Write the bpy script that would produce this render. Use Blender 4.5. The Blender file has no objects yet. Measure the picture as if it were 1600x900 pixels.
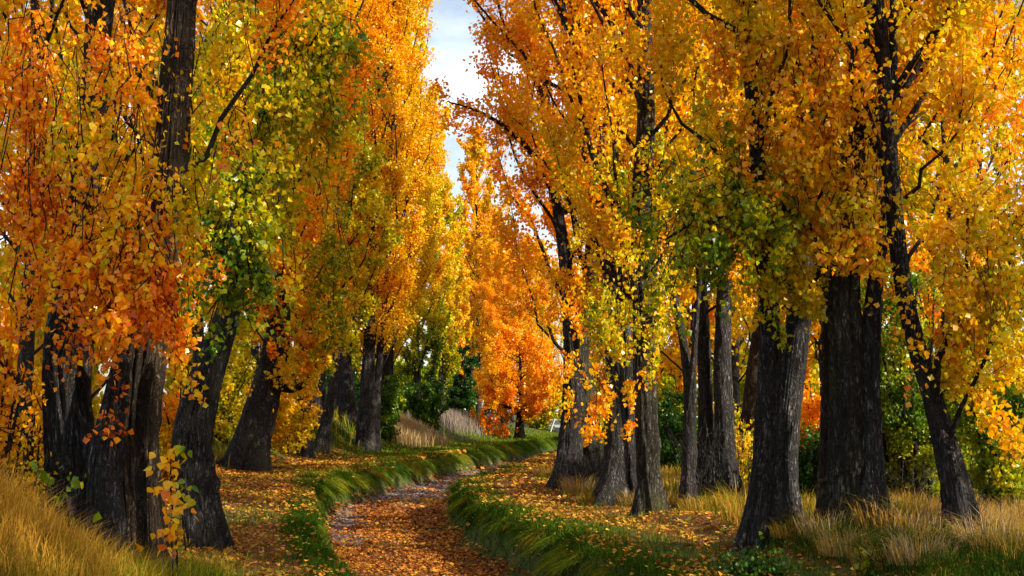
import bpy, math
import numpy as np
from mathutils import Vector

SC = bpy.context.scene
COL = SC.collection
# ------------------------------------------------------------------ camera
F = 2222.0                      # focal length in pixels of the 1600 px wide photograph
PITCH = math.radians(5.02)
CAMZ = 1.7
cam_d = bpy.data.cameras.new('camera')
cam = bpy.data.objects.new('camera', cam_d)
COL.objects.link(cam)
cam_d.sensor_width = 36.0
cam_d.lens = F / 1600 * 36.0
cam_d.clip_start = 0.1
cam_d.clip_end = 6000
cam.location = (0, 0, CAMZ)
cam.rotation_euler = (math.pi / 2 + PITCH, 0, 0)
SC.camera = cam
# ------------------------------------------------------------------ world and sun
SUN_EL = math.radians(29)
SUN_AZ = math.radians(120)      # clockwise from +Y (the viewing direction): behind, to the right
W = bpy.data.worlds.new('World')
SC.world = W
W.use_nodes = True
nt = W.node_tree
nt.nodes.clear()
wo = nt.nodes.new('ShaderNodeOutputWorld')
bg = nt.nodes.new('ShaderNodeBackground')
sky = nt.nodes.new('ShaderNodeTexSky')
sky.sky_type = 'NISHITA'
sky.sun_disc = False
sky.sun_elevation = SUN_EL
sky.sun_rotation = SUN_AZ
sky.air_density = 1.0
sky.dust_density = 1.2
bg.inputs['Strength'].default_value = 0.085
tc = nt.nodes.new('ShaderNodeTexCoord')
mp = nt.nodes.new('ShaderNodeMapping')
mp.inputs['Scale'].default_value = (1.0, 1.0, 2.6)
mp.inputs['Location'].default_value = (0.35, 0.2, 0.1)
cn = nt.nodes.new('ShaderNodeTexNoise')
cn.inputs['Scale'].default_value = 3.2
cn.inputs['Detail'].default_value = 7
cn.inputs['Roughness'].default_value = 0.55
cr = nt.nodes.new('ShaderNodeValToRGB')
cr.color_ramp.elements[0].position = 0.38
cr.color_ramp.elements[1].position = 0.66
mx = nt.nodes.new('ShaderNodeMix')
mx.data_type = 'RGBA'
mx.inputs[7].default_value = (10.4, 11.2, 12.3, 1)
nt.links.new(tc.outputs['Generated'], mp.inputs['Vector'])
nt.links.new(mp.outputs['Vector'], cn.inputs['Vector'])
nt.links.new(cn.outputs['Fac'], cr.inputs['Fac'])
nt.links.new(cr.outputs['Color'], mx.inputs[0])
nt.links.new(sky.outputs['Color'], mx.inputs[6])
nt.links.new(mx.outputs[2], bg.inputs['Color'])
nt.links.new(bg.outputs['Background'], wo.inputs['Surface'])
sd = bpy.data.lights.new('sun', 'SUN')
sd.energy = 5.0
sd.angle = math.radians(0.6)
sd.color = (1.0, 0.90, 0.74)
sun = bpy.data.objects.new('sun', sd)
COL.objects.link(sun)
to_sun = Vector((math.sin(SUN_AZ) * math.cos(SUN_EL), math.cos(SUN_AZ) * math.cos(SUN_EL), math.sin(SUN_EL)))
sun.rotation_euler = to_sun.to_track_quat('Z', 'Y').to_euler()
sun.location = (20, -20, 30)
SC.view_settings.view_transform = 'Standard'
SC.view_settings.look = 'None'
SC.view_settings.exposure = 0.85
SC.view_settings.gamma = 1.0
SC.render.engine = 'CYCLES'
SC.cycles.max_bounces = 6
SC.cycles.diffuse_bounces = 4
SC.cycles.glossy_bounces = 2
SC.cycles.transmission_bounces = 4
SC.cycles.transparent_max_bounces = 4
SC.cycles.use_denoising = True
SC.cycles.use_adaptive_sampling = True

# ------------------------------------------------------------------ helpers
RNG = np.random.default_rng(11)


def P(px, py, Y):
    """World point at depth Y that the photograph shows at (px, py)."""
    u = (px - 800) / F
    v = (450 - py) / F
    dy = math.cos(PITCH) - v * math.sin(PITCH)
    dz = math.sin(PITCH) + v * math.cos(PITCH)
    return np.array([u / dy * Y, Y, CAMZ + dz / dy * Y])


def _hash(ix, iy, iz):
    n = (ix * 374761393 + iy * 668265263 + iz * 1274126177) & 0x7fffffff
    n = ((n ^ (n >> 13)) * 1274126177) & 0x7fffffff
    return ((n ^ (n >> 16)) & 0xffff) / 65535.0


def vnoise(p):
    p = np.asarray(p, float)
    i = np.floor(p).astype(np.int64)
    f = p - i
    f = f * f * (3 - 2 * f)
    x, y, z = i[..., 0], i[..., 1], i[..., 2]
    fx, fy, fz = f[..., 0], f[..., 1], f[..., 2]
    r = 0
    for dx in (0, 1):
        wx = fx if dx else 1 - fx
        for dy in (0, 1):
            wy = fy if dy else 1 - fy
            for dz in (0, 1):
                wz = fz if dz else 1 - fz
                r = r + wx * wy * wz * _hash(x + dx, y + dy, z + dz)
    return r


def fbm(p, o=3):
    p = np.asarray(p, float)
    a, s, t = 1.0, 0.0, 0.0
    for k in range(o):
        s = s + a * vnoise(p * 2 ** k + 17.3 * k)
        t += a
        a *= 0.5
    return s / t


def xyz(x, y, z=0.0):
    x, y = np.broadcast_arrays(np.asarray(x, float), np.asarray(y, float))
    return np.stack([x, y, np.broadcast_to(z, x.shape)], -1)


def sstep(a, b, x):
    t = np.clip((x - a) / (b - a), 0, 1)
    return t * t * (3 - 2 * t)


# the dry channel: lips of its left and right bank, world X against world Y
_LY = [-60, 0, 10, 14.8, 17.6, 21, 26, 34, 38, 47, 56, 69, 80, 88, 110, 150, 400]
_LX = [-1.5, -1.5, -1.6, -1.8, -2.3, -2.9, -3.7, -4.75, -4.55, -3.8, -2.5, -0.55, 1.1, 2.6, 8.0, 18, 80]
_RY = [-60, 0, 10, 14.8, 16.8, 21.6, 26, 31, 34, 38, 48, 63, 76, 88, 110, 150, 400]
_RX = [2.2, 2.2, 1.9, 1.5, 1.0, 0.35, -0.45, -1.05, -1.2, -0.75, 0.35, 2.1, 4.4, 7.2, 13.5, 25, 90]


def lipL(y):
    return np.interp(y, _LY, _LX) + 0.20 * (fbm(xyz(0, np.asarray(y) * 0.5, 3.3), 2) - 0.5) * 2


def lipR(y):
    return np.interp(y, _RY, _RX) + 0.18 * (fbm(xyz(5, np.asarray(y) * 0.5, 8.3), 2) - 0.5) * 2


def gz(x, y):
    x = np.asarray(x, float)
    y = np.asarray(y, float)
    x, y = np.broadcast_arrays(x, y)
    L, R = lipL(y), lipR(y)
    dl = L - x                  # > 0 on the left bank
    dr = x - R                  # > 0 on the right bank
    z = np.zeros(x.shape)
    bw = 0.42
    cut = np.minimum(sstep(0, -bw, dl), sstep(0, -bw, dr))
    z = z - 0.72 * cut
    inb = (dl < -bw) & (dr < -bw)
    z = z + np.where(inb, 0.09 * (fbm(xyz(x * 0.9, y * 0.5, 1.0), 3) - 0.5) * 2, 0)
    out = np.clip(np.maximum(dl, dr), 0, None)
    amp = np.clip(out / 1.5, 0, 1)
    z = z + amp * 0.14 * (fbm(xyz(x * 0.45, y * 0.35, 4.0), 3) - 0.5) * 2
    # near left mound, grassy
    z = z + 1.35 * np.exp(-(((x + 3.95) / 1.1) ** 2 + ((y - 9.0) / 2.4) ** 2))
    z = z + 0.9 * sstep(-5.2, -8.5, x) * sstep(30, 14, y)
    # bank rising behind the left row
    z = z + 1.3 * sstep(3.2, 8.0, dl) * sstep(26, 44, y) * sstep(130, 90, y)
    z = z + 0.75 * np.exp(-(((x + 8.0) / 1.6) ** 2 + ((y - 60) / 5.0) ** 2))
    # right shelf that carries the near right trees
    z = z + 0.22 * sstep(1.7, 2.3, dr) * sstep(26, 20, y) * sstep(9, 14, y)
    z = z + 0.30 * np.exp(-(((x - 4.4) / 0.9) ** 2 + ((y - 17.0) / 1.0) ** 2))
    z = z + 0.5 * sstep(7.5, 11, x) * sstep(60, 25, y)
    # soft far relief
    z = z + 3.0 * sstep(160, 420, y) * (fbm(xyz(x * 0.01, y * 0.01, 2.0), 2))
    return z


def ground_hit(px, py):
    lo = 6.0
    prev = None
    for Y in np.arange(6, 260, 0.1):
        p = P(px, py, Y)
        d = p[2] - float(gz(p[0], p[1]))
        if d <= 0:
            return p
    return P(px, py, 200)


def mesh_np(name, V, faces_sizes, loops, mat, smooth=False, attrs=None):
    me = bpy.data.meshes.new(name)
    V = np.asarray(V, np.float32)
    loops = np.asarray(loops, np.int32)
    sizes = np.asarray(faces_sizes, np.int32)
    me.vertices.add(len(V))
    me.vertices.foreach_set('co', V.ravel())
    me.loops.add(len(loops))
    me.loops.foreach_set('vertex_index', loops)
    me.polygons.add(len(sizes))
    starts = np.zeros(len(sizes), np.int32)
    starts[1:] = np.cumsum(sizes)[:-1]
    me.polygons.foreach_set('loop_start', starts)
    me.polygons.foreach_set('loop_total', sizes)
    me.polygons.foreach_set('use_smooth', np.full(len(sizes), smooth))
    me.update(calc_edges=True)
    for k, (dom, a) in (attrs or {}).items():
        at = me.attributes.new(k, 'FLOAT', dom)
        at.data.foreach_set('value', np.asarray(a, np.float32))
    if mat:
        me.materials.append(mat)
    me.validate()
    return me


def link(name, me, parent=None, kind=None, label=None):
    o = bpy.data.objects.new(name, me)
    COL.objects.link(o)
    if parent is not None:
        o.parent = parent
    if kind:
        o['kind'] = kind
    if label:
        o['label'] = label
    return o


def thing(name, label, cat, loc, group=None):
    o = bpy.data.objects.new(name, None)
    o.empty_display_size = 0.3
    COL.objects.link(o)
    o.location = [float(c) for c in loc]
    o['label'] = label
    o['category'] = cat
    if group:
        o['group'] = group
    return o


def copy_thing(root, loc, rz, sc, label, group=None, shift=0.0, name=None):
    r = root.copy()
    if name:
        r.name = name
    COL.objects.link(r)
    r.location = [float(c) for c in loc]
    r.rotation_euler = (0, 0, rz)
    r.scale = sc
    r['label'] = label
    if group:
        r['group'] = group
    for ch in list(root.children):
        c = ch.copy()
        COL.objects.link(c)
        c.parent = r
        if 'tint_shift' in c or ch.name.startswith('foliage'):
            c['tint_shift'] = float(shift)
    return r


# ------------------------------------------------------------------ materials
def new_mat(name):
    m = bpy.data.materials.new(name)
    m.use_nodes = True
    t = m.node_tree
    t.nodes.clear()
    out = t.nodes.new('ShaderNodeOutputMaterial')
    return m, t, out


def N(t, kind, **kw):
    n = t.nodes.new(kind)
    for k, v in kw.items():
        setattr(n, k, v)
    return n


def ramp(t, stops, interp='LINEAR'):
    r = t.nodes.new('ShaderNodeValToRGB')
    r.color_ramp.interpolation = interp
    e = r.color_ramp.elements
    while len(e) > 1:
        e.remove(e[-1])
    e[0].position = stops[0][0]
    e[0].color = (*stops[0][1], 1)
    for p, c in stops[1:]:
        x = e.new(p)
        x.color = (*c, 1)
    return r


LEAF_STOPS = [
    (0.00, (0.018, 0.060, 0.006)),
    (0.14, (0.050, 0.150, 0.008)),
    (0.28, (0.260, 0.340, 0.004)),
    (0.42, (0.760, 0.600, 0.003)),
    (0.56, (0.960, 0.520, 0.002)),
    (0.70, (0.960, 0.340, 0.002)),
    (0.84, (0.800, 0.170, 0.002)),
    (1.00, (0.420, 0.050, 0.002)),
]


def leaf_material(name, trans=0.52, stops=LEAF_STOPS, gloss=0.045):
    m, t, out = new_mat(name)
    at = N(t, 'ShaderNodeAttribute', attribute_name='tint')
    ao = N(t, 'ShaderNodeAttribute', attribute_name='tint_shift', attribute_type='OBJECT')
    add = N(t, 'ShaderNodeMath', operation='ADD', use_clamp=True)
    t.links.new(at.outputs['Fac'], add.inputs[0])
    t.links.new(ao.outputs['Fac'], add.inputs[1])
    r = ramp(t, stops)
    t.links.new(add.outputs[0], r.inputs['Fac'])
    av = N(t, 'ShaderNodeAttribute', attribute_name='value')
    hs = N(t, 'ShaderNodeHueSaturation')
    t.links.new(r.outputs['Color'], hs.inputs['Color'])
    t.links.new(av.outputs['Fac'], hs.inputs['Value'])
    d = N(t, 'ShaderNodeBsdfDiffuse')
    tr = N(t, 'ShaderNodeBsdfTranslucent')
    gl = N(t, 'ShaderNodeBsdfGlossy')
    gl.inputs['Roughness'].default_value = 0.30
    gl.inputs['Color'].default_value = (0.9, 0.9, 0.85, 1)
    t.links.new(hs.outputs['Color'], d.inputs['Color'])
    gm = N(t, 'ShaderNodeGamma')            # light that passes through a leaf comes out deeper in colour
    gm.inputs['Gamma'].default_value = 1.12
    t.links.new(hs.outputs['Color'], gm.inputs['Color'])
    t.links.new(gm.outputs['Color'], tr.inputs['Color'])
    m1 = N(t, 'ShaderNodeMixShader')
    m1.inputs[0].default_value = trans
    t.links.new(d.outputs[0], m1.inputs[1])
    t.links.new(tr.outputs[0], m1.inputs[2])
    m2 = N(t, 'ShaderNodeMixShader')
    m2.inputs[0].default_value = gloss * 0.5
    t.links.new(m1.outputs[0], m2.inputs[1])
    t.links.new(gl.outputs[0], m2.inputs[2])
    t.links.new(m2.outputs[0], out.inputs['Surface'])
    return m


M_LEAF = leaf_material('autumn_leaf')
M_FALLEN = leaf_material('fallen_leaf', trans=0.15, gloss=0.04, stops=[
    (0.0, (0.12, 0.14, 0.02)), (0.25, (0.48, 0.32, 0.03)), (0.5, (0.55, 0.20, 0.022)),
    (0.75, (0.30, 0.09, 0.020)), (1.0, (0.09, 0.035, 0.015))])
M_GRASS = leaf_material('grass_blade', trans=0.30, gloss=0.0, stops=[
    (0.0, (0.014, 0.040, 0.006)), (0.25, (0.055, 0.110, 0.008)), (0.45, (0.16, 0.20, 0.012)),
    (0.60, (0.34, 0.22, 0.018)), (0.76, (0.52, 0.27, 0.035)), (0.84, (0.42, 0.27, 0.09)), (0.92, (0.38, 0.29, 0.16)), (1.0, (0.25, 0.21, 0.19))])


def bark_material(name, dark, light, moss=0.25, fine=1.0):
    m, t, out = new_mat(name)
    tcn = N(t, 'ShaderNodeTexCoord')

    def nz(scale, zs, det, dist=0.0, rough=0.5):
        mpp = N(t, 'ShaderNodeMapping')
        mpp.inputs['Scale'].default_value = (1, 1, zs)
        t.links.new(tcn.outputs['Object'], mpp.inputs['Vector'])
        n = N(t, 'ShaderNodeTexNoise')
        n.inputs['Scale'].default_value = scale
        n.inputs['Detail'].default_value = det
        n.inputs['Roughness'].default_value = rough
        n.inputs['Distortion'].default_value = dist
        t.links.new(mpp.outputs[0], n.inputs['Vector'])
        return n.outputs['Fac']

    def crack(fac, gain):
        a = N(t, 'ShaderNodeMath', operation='SUBTRACT')
        a.inputs[1].default_value = 0.5
        t.links.new(fac, a.inputs[0])
        b = N(t, 'ShaderNodeMath', operation='ABSOLUTE')
        t.links.new(a.outputs[0], b.inputs[0])
        c = N(t, 'ShaderNodeMath', operation='MULTIPLY', use_clamp=True)
        c.inputs[1].default_value = gain
        t.links.new(b.outputs[0], c.inputs[0])
        return c.outputs[0]

    c1 = crack(nz(6.5 * fine, 0.22, 3.0, 1.6), 11)
    c2 = crack(nz(19 * fine, 0.26, 4.0, 1.2, 0.6), 7)
    mn = N(t, 'ShaderNodeMath', operation='MULTIPLY')
    t.links.new(c1, mn.inputs[0])
    t.links.new(c2, mn.inputs[1])
    fine_n = nz(70, 0.3, 4.0)
    big = nz(2.2, 0.4, 4.0)
    r = ramp(t, [(0.0, dark), (0.45, tuple(a * 0.6 + b * 0.4 for a, b in zip(dark, light))), (1.0, light)])
    t.links.new(mn.outputs[0], r.inputs['Fac'])
    hs = N(t, 'ShaderNodeHueSaturation')
    mv = N(t, 'ShaderNodeMath', operation='MULTIPLY_ADD')
    mv.inputs[1].default_value = 1.9
    mv.inputs[2].default_value = -0.92
    t.links.new(fine_n, mv.inputs[0])
    mv2 = N(t, 'ShaderNodeMath', operation='MULTIPLY_ADD')
    mv2.inputs[1].default_value = 3.0
    t.links.new(big, mv2.inputs[0])
    t.links.new(mv.outputs[0], mv2.inputs[2])
    sc_ = N(t, 'ShaderNodeMath', operation='MULTIPLY')
    sc_.inputs[1].default_value = 0.66
    t.links.new(mv2.outputs[0], sc_.inputs[0])
    t.links.new(sc_.outputs[0], hs.inputs['Value'])
    t.links.new(r.outputs['Color'], hs.inputs['Color'])
    r3 = ramp(t, [(0.52, (0, 0, 0)), (0.70, (moss, moss, moss))])
    t.links.new(nz(1.7, 0.7, 6.0), r3.inputs['Fac'])
    mc = N(t, 'ShaderNodeMix', data_type='RGBA')
    mc.inputs[7].default_value = (0.085, 0.080, 0.014, 1)
    t.links.new(r3.outputs['Color'], mc.inputs[0])
    t.links.new(hs.outputs['Color'], mc.inputs[6])
    b = N(t, 'ShaderNodeBump')
    b.inputs['Strength'].default_value = 1.0
    b.inputs['Distance'].default_value = 0.045
    t.links.new(mn.outputs[0], b.inputs['Height'])
    pr = N(t, 'ShaderNodeBsdfPrincipled')
    pr.inputs['Roughness'].default_value = 0.85
    pr.inputs['Specular IOR Level'].default_value = 0.2
    t.links.new(mc.outputs[2], pr.inputs['Base Color'])
    t.links.new(b.outputs[0], pr.inputs['Normal'])
    t.links.new(pr.outputs[0], out.inputs['Surface'])
    return m


M_BARK = bark_material('poplar_bark', (0.009, 0.008, 0.008), (0.145, 0.130, 0.122))
M_BARKB = bark_material('brown_bark', (0.012, 0.008, 0.005), (0.17, 0.11, 0.06))
M_BARKP = bark_material('pale_bark', (0.014, 0.013, 0.013), (0.165, 0.150, 0.142), 0.1)
M_BARKM = bark_material('mossy_bark', (0.010, 0.009, 0.006), (0.150, 0.135, 0.095), 0.75)
M_TWIG = bark_material('twig_bark', (0.012, 0.008, 0.005), (0.06, 0.04, 0.025), 0.0)


def ground_material():
    m, t, out = new_mat('leafy_ground')
    g = N(t, 'ShaderNodeNewGeometry')
    pos = g.outputs['Position']
    abed = N(t, 'ShaderNodeAttribute', attribute_name='bed')
    alit = N(t, 'ShaderNodeAttribute', attribute_name='litter')

    def noise(sc, det, rough=0.6):
        n = N(t, 'ShaderNodeTexNoise')
        n.inputs['Scale'].default_value = sc
        n.inputs['Detail'].default_value = det
        n.inputs['Roughness'].default_value = rough
        t.links.new(pos, n.inputs['Vector'])
        return n

    n_big = noise(0.5, 4)
    n_mid = noise(4, 5)
    n_fine = noise(30, 4)
    grass = ramp(t, [(0.3, (0.020, 0.045, 0.010)), (0.55, (0.060, 0.085, 0.014)), (0.75, (0.12, 0.10, 0.025))])
    t.links.new(n_mid.outputs['Fac'], grass.inputs['Fac'])
    vor = N(t, 'ShaderNodeTexVoronoi')
    vor.inputs['Scale'].default_value = 13
    t.links.new(pos, vor.inputs['Vector'])
    sep = N(t, 'ShaderNodeSeparateColor')
    t.links.new(vor.outputs['Color'], sep.inputs[0])
    litter = ramp(t, [(0.0, (0.035, 0.018, 0.010)), (0.4, (0.14, 0.055, 0.014)), (0.7, (0.24, 0.10, 0.02)), (1.0, (0.08, 0.038, 0.016))])
    t.links.new(sep.outputs[0], litter.inputs['Fac'])
    # litter mask = litter attribute, broken up by noise
    ad = N(t, 'ShaderNodeMath', operation='ADD')
    t.links.new(alit.outputs['Fac'], ad.inputs[0])
    t.links.new(n_big.outputs['Fac'], ad.inputs[1])
    ad2 = N(t, 'ShaderNodeMath', operation='ADD')
    t.links.new(ad.outputs[0], ad2.inputs[0])
    t.links.new(n_fine.outputs['Fac'], ad2.inputs[1])
    rm = ramp(t, [(0.46, (0, 0, 0)), (0.62, (1, 1, 1))])
    hlf = N(t, 'ShaderNodeMath', operation='MULTIPLY')
    hlf.inputs[1].default_value = 0.40
    t.links.new(ad2.outputs[0], hlf.inputs[0])
    t.links.new(hlf.outputs[0], rm.inputs['Fac'])
    m1 = N(t, 'ShaderNodeMix', data_type='RGBA')
    t.links.new(rm.outputs['Color'], m1.inputs[0])
    t.links.new(grass.outputs['Color'], m1.inputs[6])
    t.links.new(litter.outputs['Color'], m1.inputs[7])
    vg = N(t, 'ShaderNodeTexVoronoi')
    vg.inputs['Scale'].default_value = 22
    t.links.new(pos, vg.inputs['Vector'])
    sg = N(t, 'ShaderNodeSeparateColor')
    t.links.new(vg.outputs['Color'], sg.inputs[0])
    grav = ramp(t, [(0.0, (0.05, 0.038, 0.034)), (0.5, (0.13, 0.10, 0.09)), (1.0, (0.24, 0.19, 0.17))])
    t.links.new(sg.outputs[0], grav.inputs['Fac'])
    m2 = N(t, 'ShaderNodeMix', data_type='RGBA')
    t.links.new(abed.outputs['Fac'], m2.inputs[0])
    t.links.new(m1.outputs[2], m2.inputs[6])
    t.links.new(grav.outputs['Color'], m2.inputs[7])
    b = N(t, 'ShaderNodeBump')
    b.inputs['Strength'].default_value = 0.9
    b.inputs['Distance'].default_value = 0.04
    t.links.new(vg.outputs['Distance'], b.inputs['Height'])
    pr = N(t, 'ShaderNodeBsdfPrincipled')
    pr.inputs['Roughness'].default_value = 0.95
    pr.inputs['Specular IOR Level'].default_value = 0.15
    t.links.new(m2.outputs[2], pr.inputs['Base Color'])
    t.links.new(b.outputs[0], pr.inputs['Normal'])
    t.links.new(pr.outputs[0], out.inputs['Surface'])
    return m


M_GROUND = ground_material()


def plain(name, c, rough=0.7, nscale=12, var=0.25):
    m, t, out = new_mat(name)
    n = N(t, 'ShaderNodeTexNoise')
    n.inputs['Scale'].default_value = nscale
    n.inputs['Detail'].default_value = 5
    r = ramp(t, [(0.3, tuple(x * (1 - var) for x in c)), (0.7, tuple(min(1, x * (1 + var)) for x in c))])
    t.links.new(n.outputs['Fac'], r.inputs['Fac'])
    pr = N(t, 'ShaderNodeBsdfPrincipled')
    pr.inputs['Roughness'].default_value = rough
    t.links.new(r.outputs['Color'], pr.inputs['Base Color'])
    t.links.new(pr.outputs[0], out.inputs['Surface'])
    return m


M_PEBBLE = plain('pebble', (0.16, 0.125, 0.11), 0.9, 3)
M_WHITE = plain('white_paint', (0.60, 0.61, 0.62), 0.5)
M_ROAD = plain('pale_road', (0.30, 0.31, 0.33), 0.9)

# ------------------------------------------------------------------ ground sheet
def litter_at(x, y):
    """0..1: how much leaf litter lies here (a worn path on each bank, the bed, under the trees)."""
    dl = lipL(y) - x
    dr = x - lipR(y)
    left = 0.95 * sstep(0.15, 0.6, dl) * sstep(5.5, 3.2, dl) * sstep(60, 45, y)
    rs = sstep(26, 16, y)
    right = sstep(0.25 + rs, 0.7 + 1.3 * rs, dr) * sstep(4.2 + rs, 2.6 + rs, dr)
    inb = ((dl < -0.48) & (dr < -0.48)) * 1.0
    n = fbm(xyz(np.asarray(x) * 0.5, np.asarray(y) * 0.3, 9.0), 3)
    return np.clip(0.85 * np.maximum(left, 0.8 * right) * (-0.42 + 2.3 * n) + inb * 1.0 + 0.10 * ((dl > 0) | (dr > 0)), 0, 1)


def bed_at(x, y):
    dl = lipL(y) - x
    dr = x - lipR(y)
    inb = np.minimum(sstep(-0.25, -0.5, dl), sstep(-0.25, -0.5, dr))
    n = fbm(xyz(np.asarray(x) * 0.8, np.asarray(y) * 0.35, 20.0), 3)
    edge = sstep(1.5, 0.5, -dl) * sstep(24, 30, y) + 0.7 * sstep(0.9, 0.5, -dr) * sstep(22, 18, y)
    far = sstep(33, 42, y)
    return inb * np.clip(np.maximum(edge * 1.3, far * 0.95) * (0.2 + 1.5 * n), 0, 1)


def build_ground():
    ys = np.concatenate([np.arange(-60, 4, 2.0), np.arange(4, 12, 0.5), np.arange(12, 60, 0.36),
                         np.arange(60, 120, 0.6), np.geomspace(120, 3000, 40)])
    side = np.concatenate([[0, 0.08, 0.18, 0.32, 0.5, 0.75, 1.0], np.arange(1.3, 12, 0.33), np.geomspace(12.2, 1500, 30)])
    bank = np.linspace(0, 0.5, 8)[1:]
    rows = []
    for y in ys:
        L = float(lipL(y))
        R = float(lipR(y))
        xs = np.concatenate([L - side[::-1], L + bank, np.linspace(L + 0.5, R - 0.5, 16)[1:-1], R - bank[::-1], R + side])
        rows.append(np.stack([xs, np.full(len(xs), y)], -1))
    G = np.array(rows)
    ny, nx = G.shape[:2]
    x, y = G[..., 0].ravel(), G[..., 1].ravel()
    z = gz(x, y)
    V = np.stack([x, y, z], -1)
    a = (np.arange(ny - 1)[:, None] * nx + np.arange(nx - 1)[None]).ravel()
    loops = np.stack([a, a + 1, a + nx + 1, a + nx], -1).ravel()
    me = mesh_np('ground', V, np.full(len(a), 4), loops, M_GROUND, True,
                 {'bed': ('POINT', bed_at(x, y)), 'litter': ('POINT', litter_at(x, y))})
    o = link('ground', me, kind='structure')
    return o


build_ground()

# ------------------------------------------------------------------ leaves and blades as meshes
def leaf_arrays(pos, size, tint, rng, up=0.25, flat=False, val=None):
    n = len(pos)
    nrm = rng.normal(size=(n, 3))
    if flat:
        nrm = np.stack([rng.normal(0, 0.38, n), rng.normal(0, 0.38, n), np.ones(n)], -1)
    else:
        nrm[:, 2] *= 0.7
    nrm /= np.linalg.norm(nrm, axis=1, keepdims=True) + 1e-9
    d = rng.normal(size=(n, 3))
    if not flat:
        d[:, 2] -= up * 2.0
    d -= nrm * (d * nrm).sum(1, keepdims=True)
    d /= np.linalg.norm(d, axis=1, keepdims=True) + 1e-9
    s = np.cross(nrm, d)
    L = (size * rng.uniform(0.7, 1.3, n))[:, None]
    wdt = L * rng.uniform(0.40, 0.52, n)[:, None]
    fold = L * rng.uniform(-0.05, 0.22, n)[:, None]
    b = pos - d * L * 0.45
    V = np.stack([b, b + d * L * 0.36 + s * wdt + nrm * fold, b + d * L, b + d * L * 0.36 - s * wdt + nrm * fold], 1)
    if val is None:
        val = rng.uniform(0.75, 1.2, n)
    return V.reshape(-1, 3), tint, val


def leaf_mesh(name, pos, size, tint, rng, mat=None, **kw):
    V, ti, va = leaf_arrays(np.asarray(pos), size, tint, rng, **kw)
    n = len(V) // 4
    return mesh_np(name, V, np.full(n, 4), np.arange(4 * n), mat or M_LEAF, False,
                   {'tint': ('FACE', np.clip(ti, 0, 1)), 'value': ('FACE', va)})


def blade_mesh(name, base, h, w, lean, tint, rng, mat=None, leandir=None):
    """Curved three-triangle blades."""
    n = len(base)
    az = rng.uniform(0, 2 * math.pi, n) if leandir is None else leandir
    dirv = np.stack([np.cos(az), np.sin(az), np.zeros(n)], -1)
    faz = rng.uniform(0, 2 * math.pi, n)
    sv = np.stack([np.cos(faz), np.sin(faz), np.zeros(n)], -1) * (w / 2)[:, None]
    upv = np.array([0, 0, 1.0])
    mid = base + upv * (h * 0.6)[:, None] + dirv * (lean * 0.28)[:, None]
    tip = base + upv * (h * np.clip(1 - 0.35 * lean / (h + 1e-6), -0.3, 1))[:, None] + dirv * lean[:, None]
    V = np.stack([base - sv, base + sv, mid + sv * 0.8, mid - sv * 0.8, tip], 1).reshape(-1, 3)
    k = np.arange(n)[:, None] * 5
    loops = np.concatenate([k + 0, k + 1, k + 2, k + 3, k + 3, k + 2, k + 4], 1).ravel()
    sizes = np.tile([4, 3], n)
    tt = np.repeat(np.clip(tint, 0, 1), 2)
    vv = np.repeat(rng.uniform(0.7, 1.25, n), 2)
    return mesh_np(name, V, sizes, loops, mat or M_GRASS, False, {'tint': ('FACE', tt), 'value': ('FACE', vv)})


def resample(pts, step):
    """Catmull-Rom through rows of (x, y, z, r)."""
    pts = np.asarray(pts, float)
    ext = np.vstack([2 * pts[0] - pts[1], pts, 2 * pts[-1] - pts[-2]])
    ext[:, 3] = np.maximum(ext[:, 3], 0.004)
    out = []
    for i in range(1, len(ext) - 2):
        p0, p1, p2, p3 = ext[i - 1:i + 3]
        k = max(1, int(np.linalg.norm(p2[:3] - p1[:3]) / step))
        for t in np.arange(k) / k:
            out.append(0.5 * (2 * p1 + (p2 - p0) * t + (2 * p0 - 5 * p1 + 4 * p2 - p3) * t * t + (3 * p1 - p0 - 3 * p2 + p3) * t ** 3))
    out.append(pts[-1])
    return np.array(out)


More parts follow.
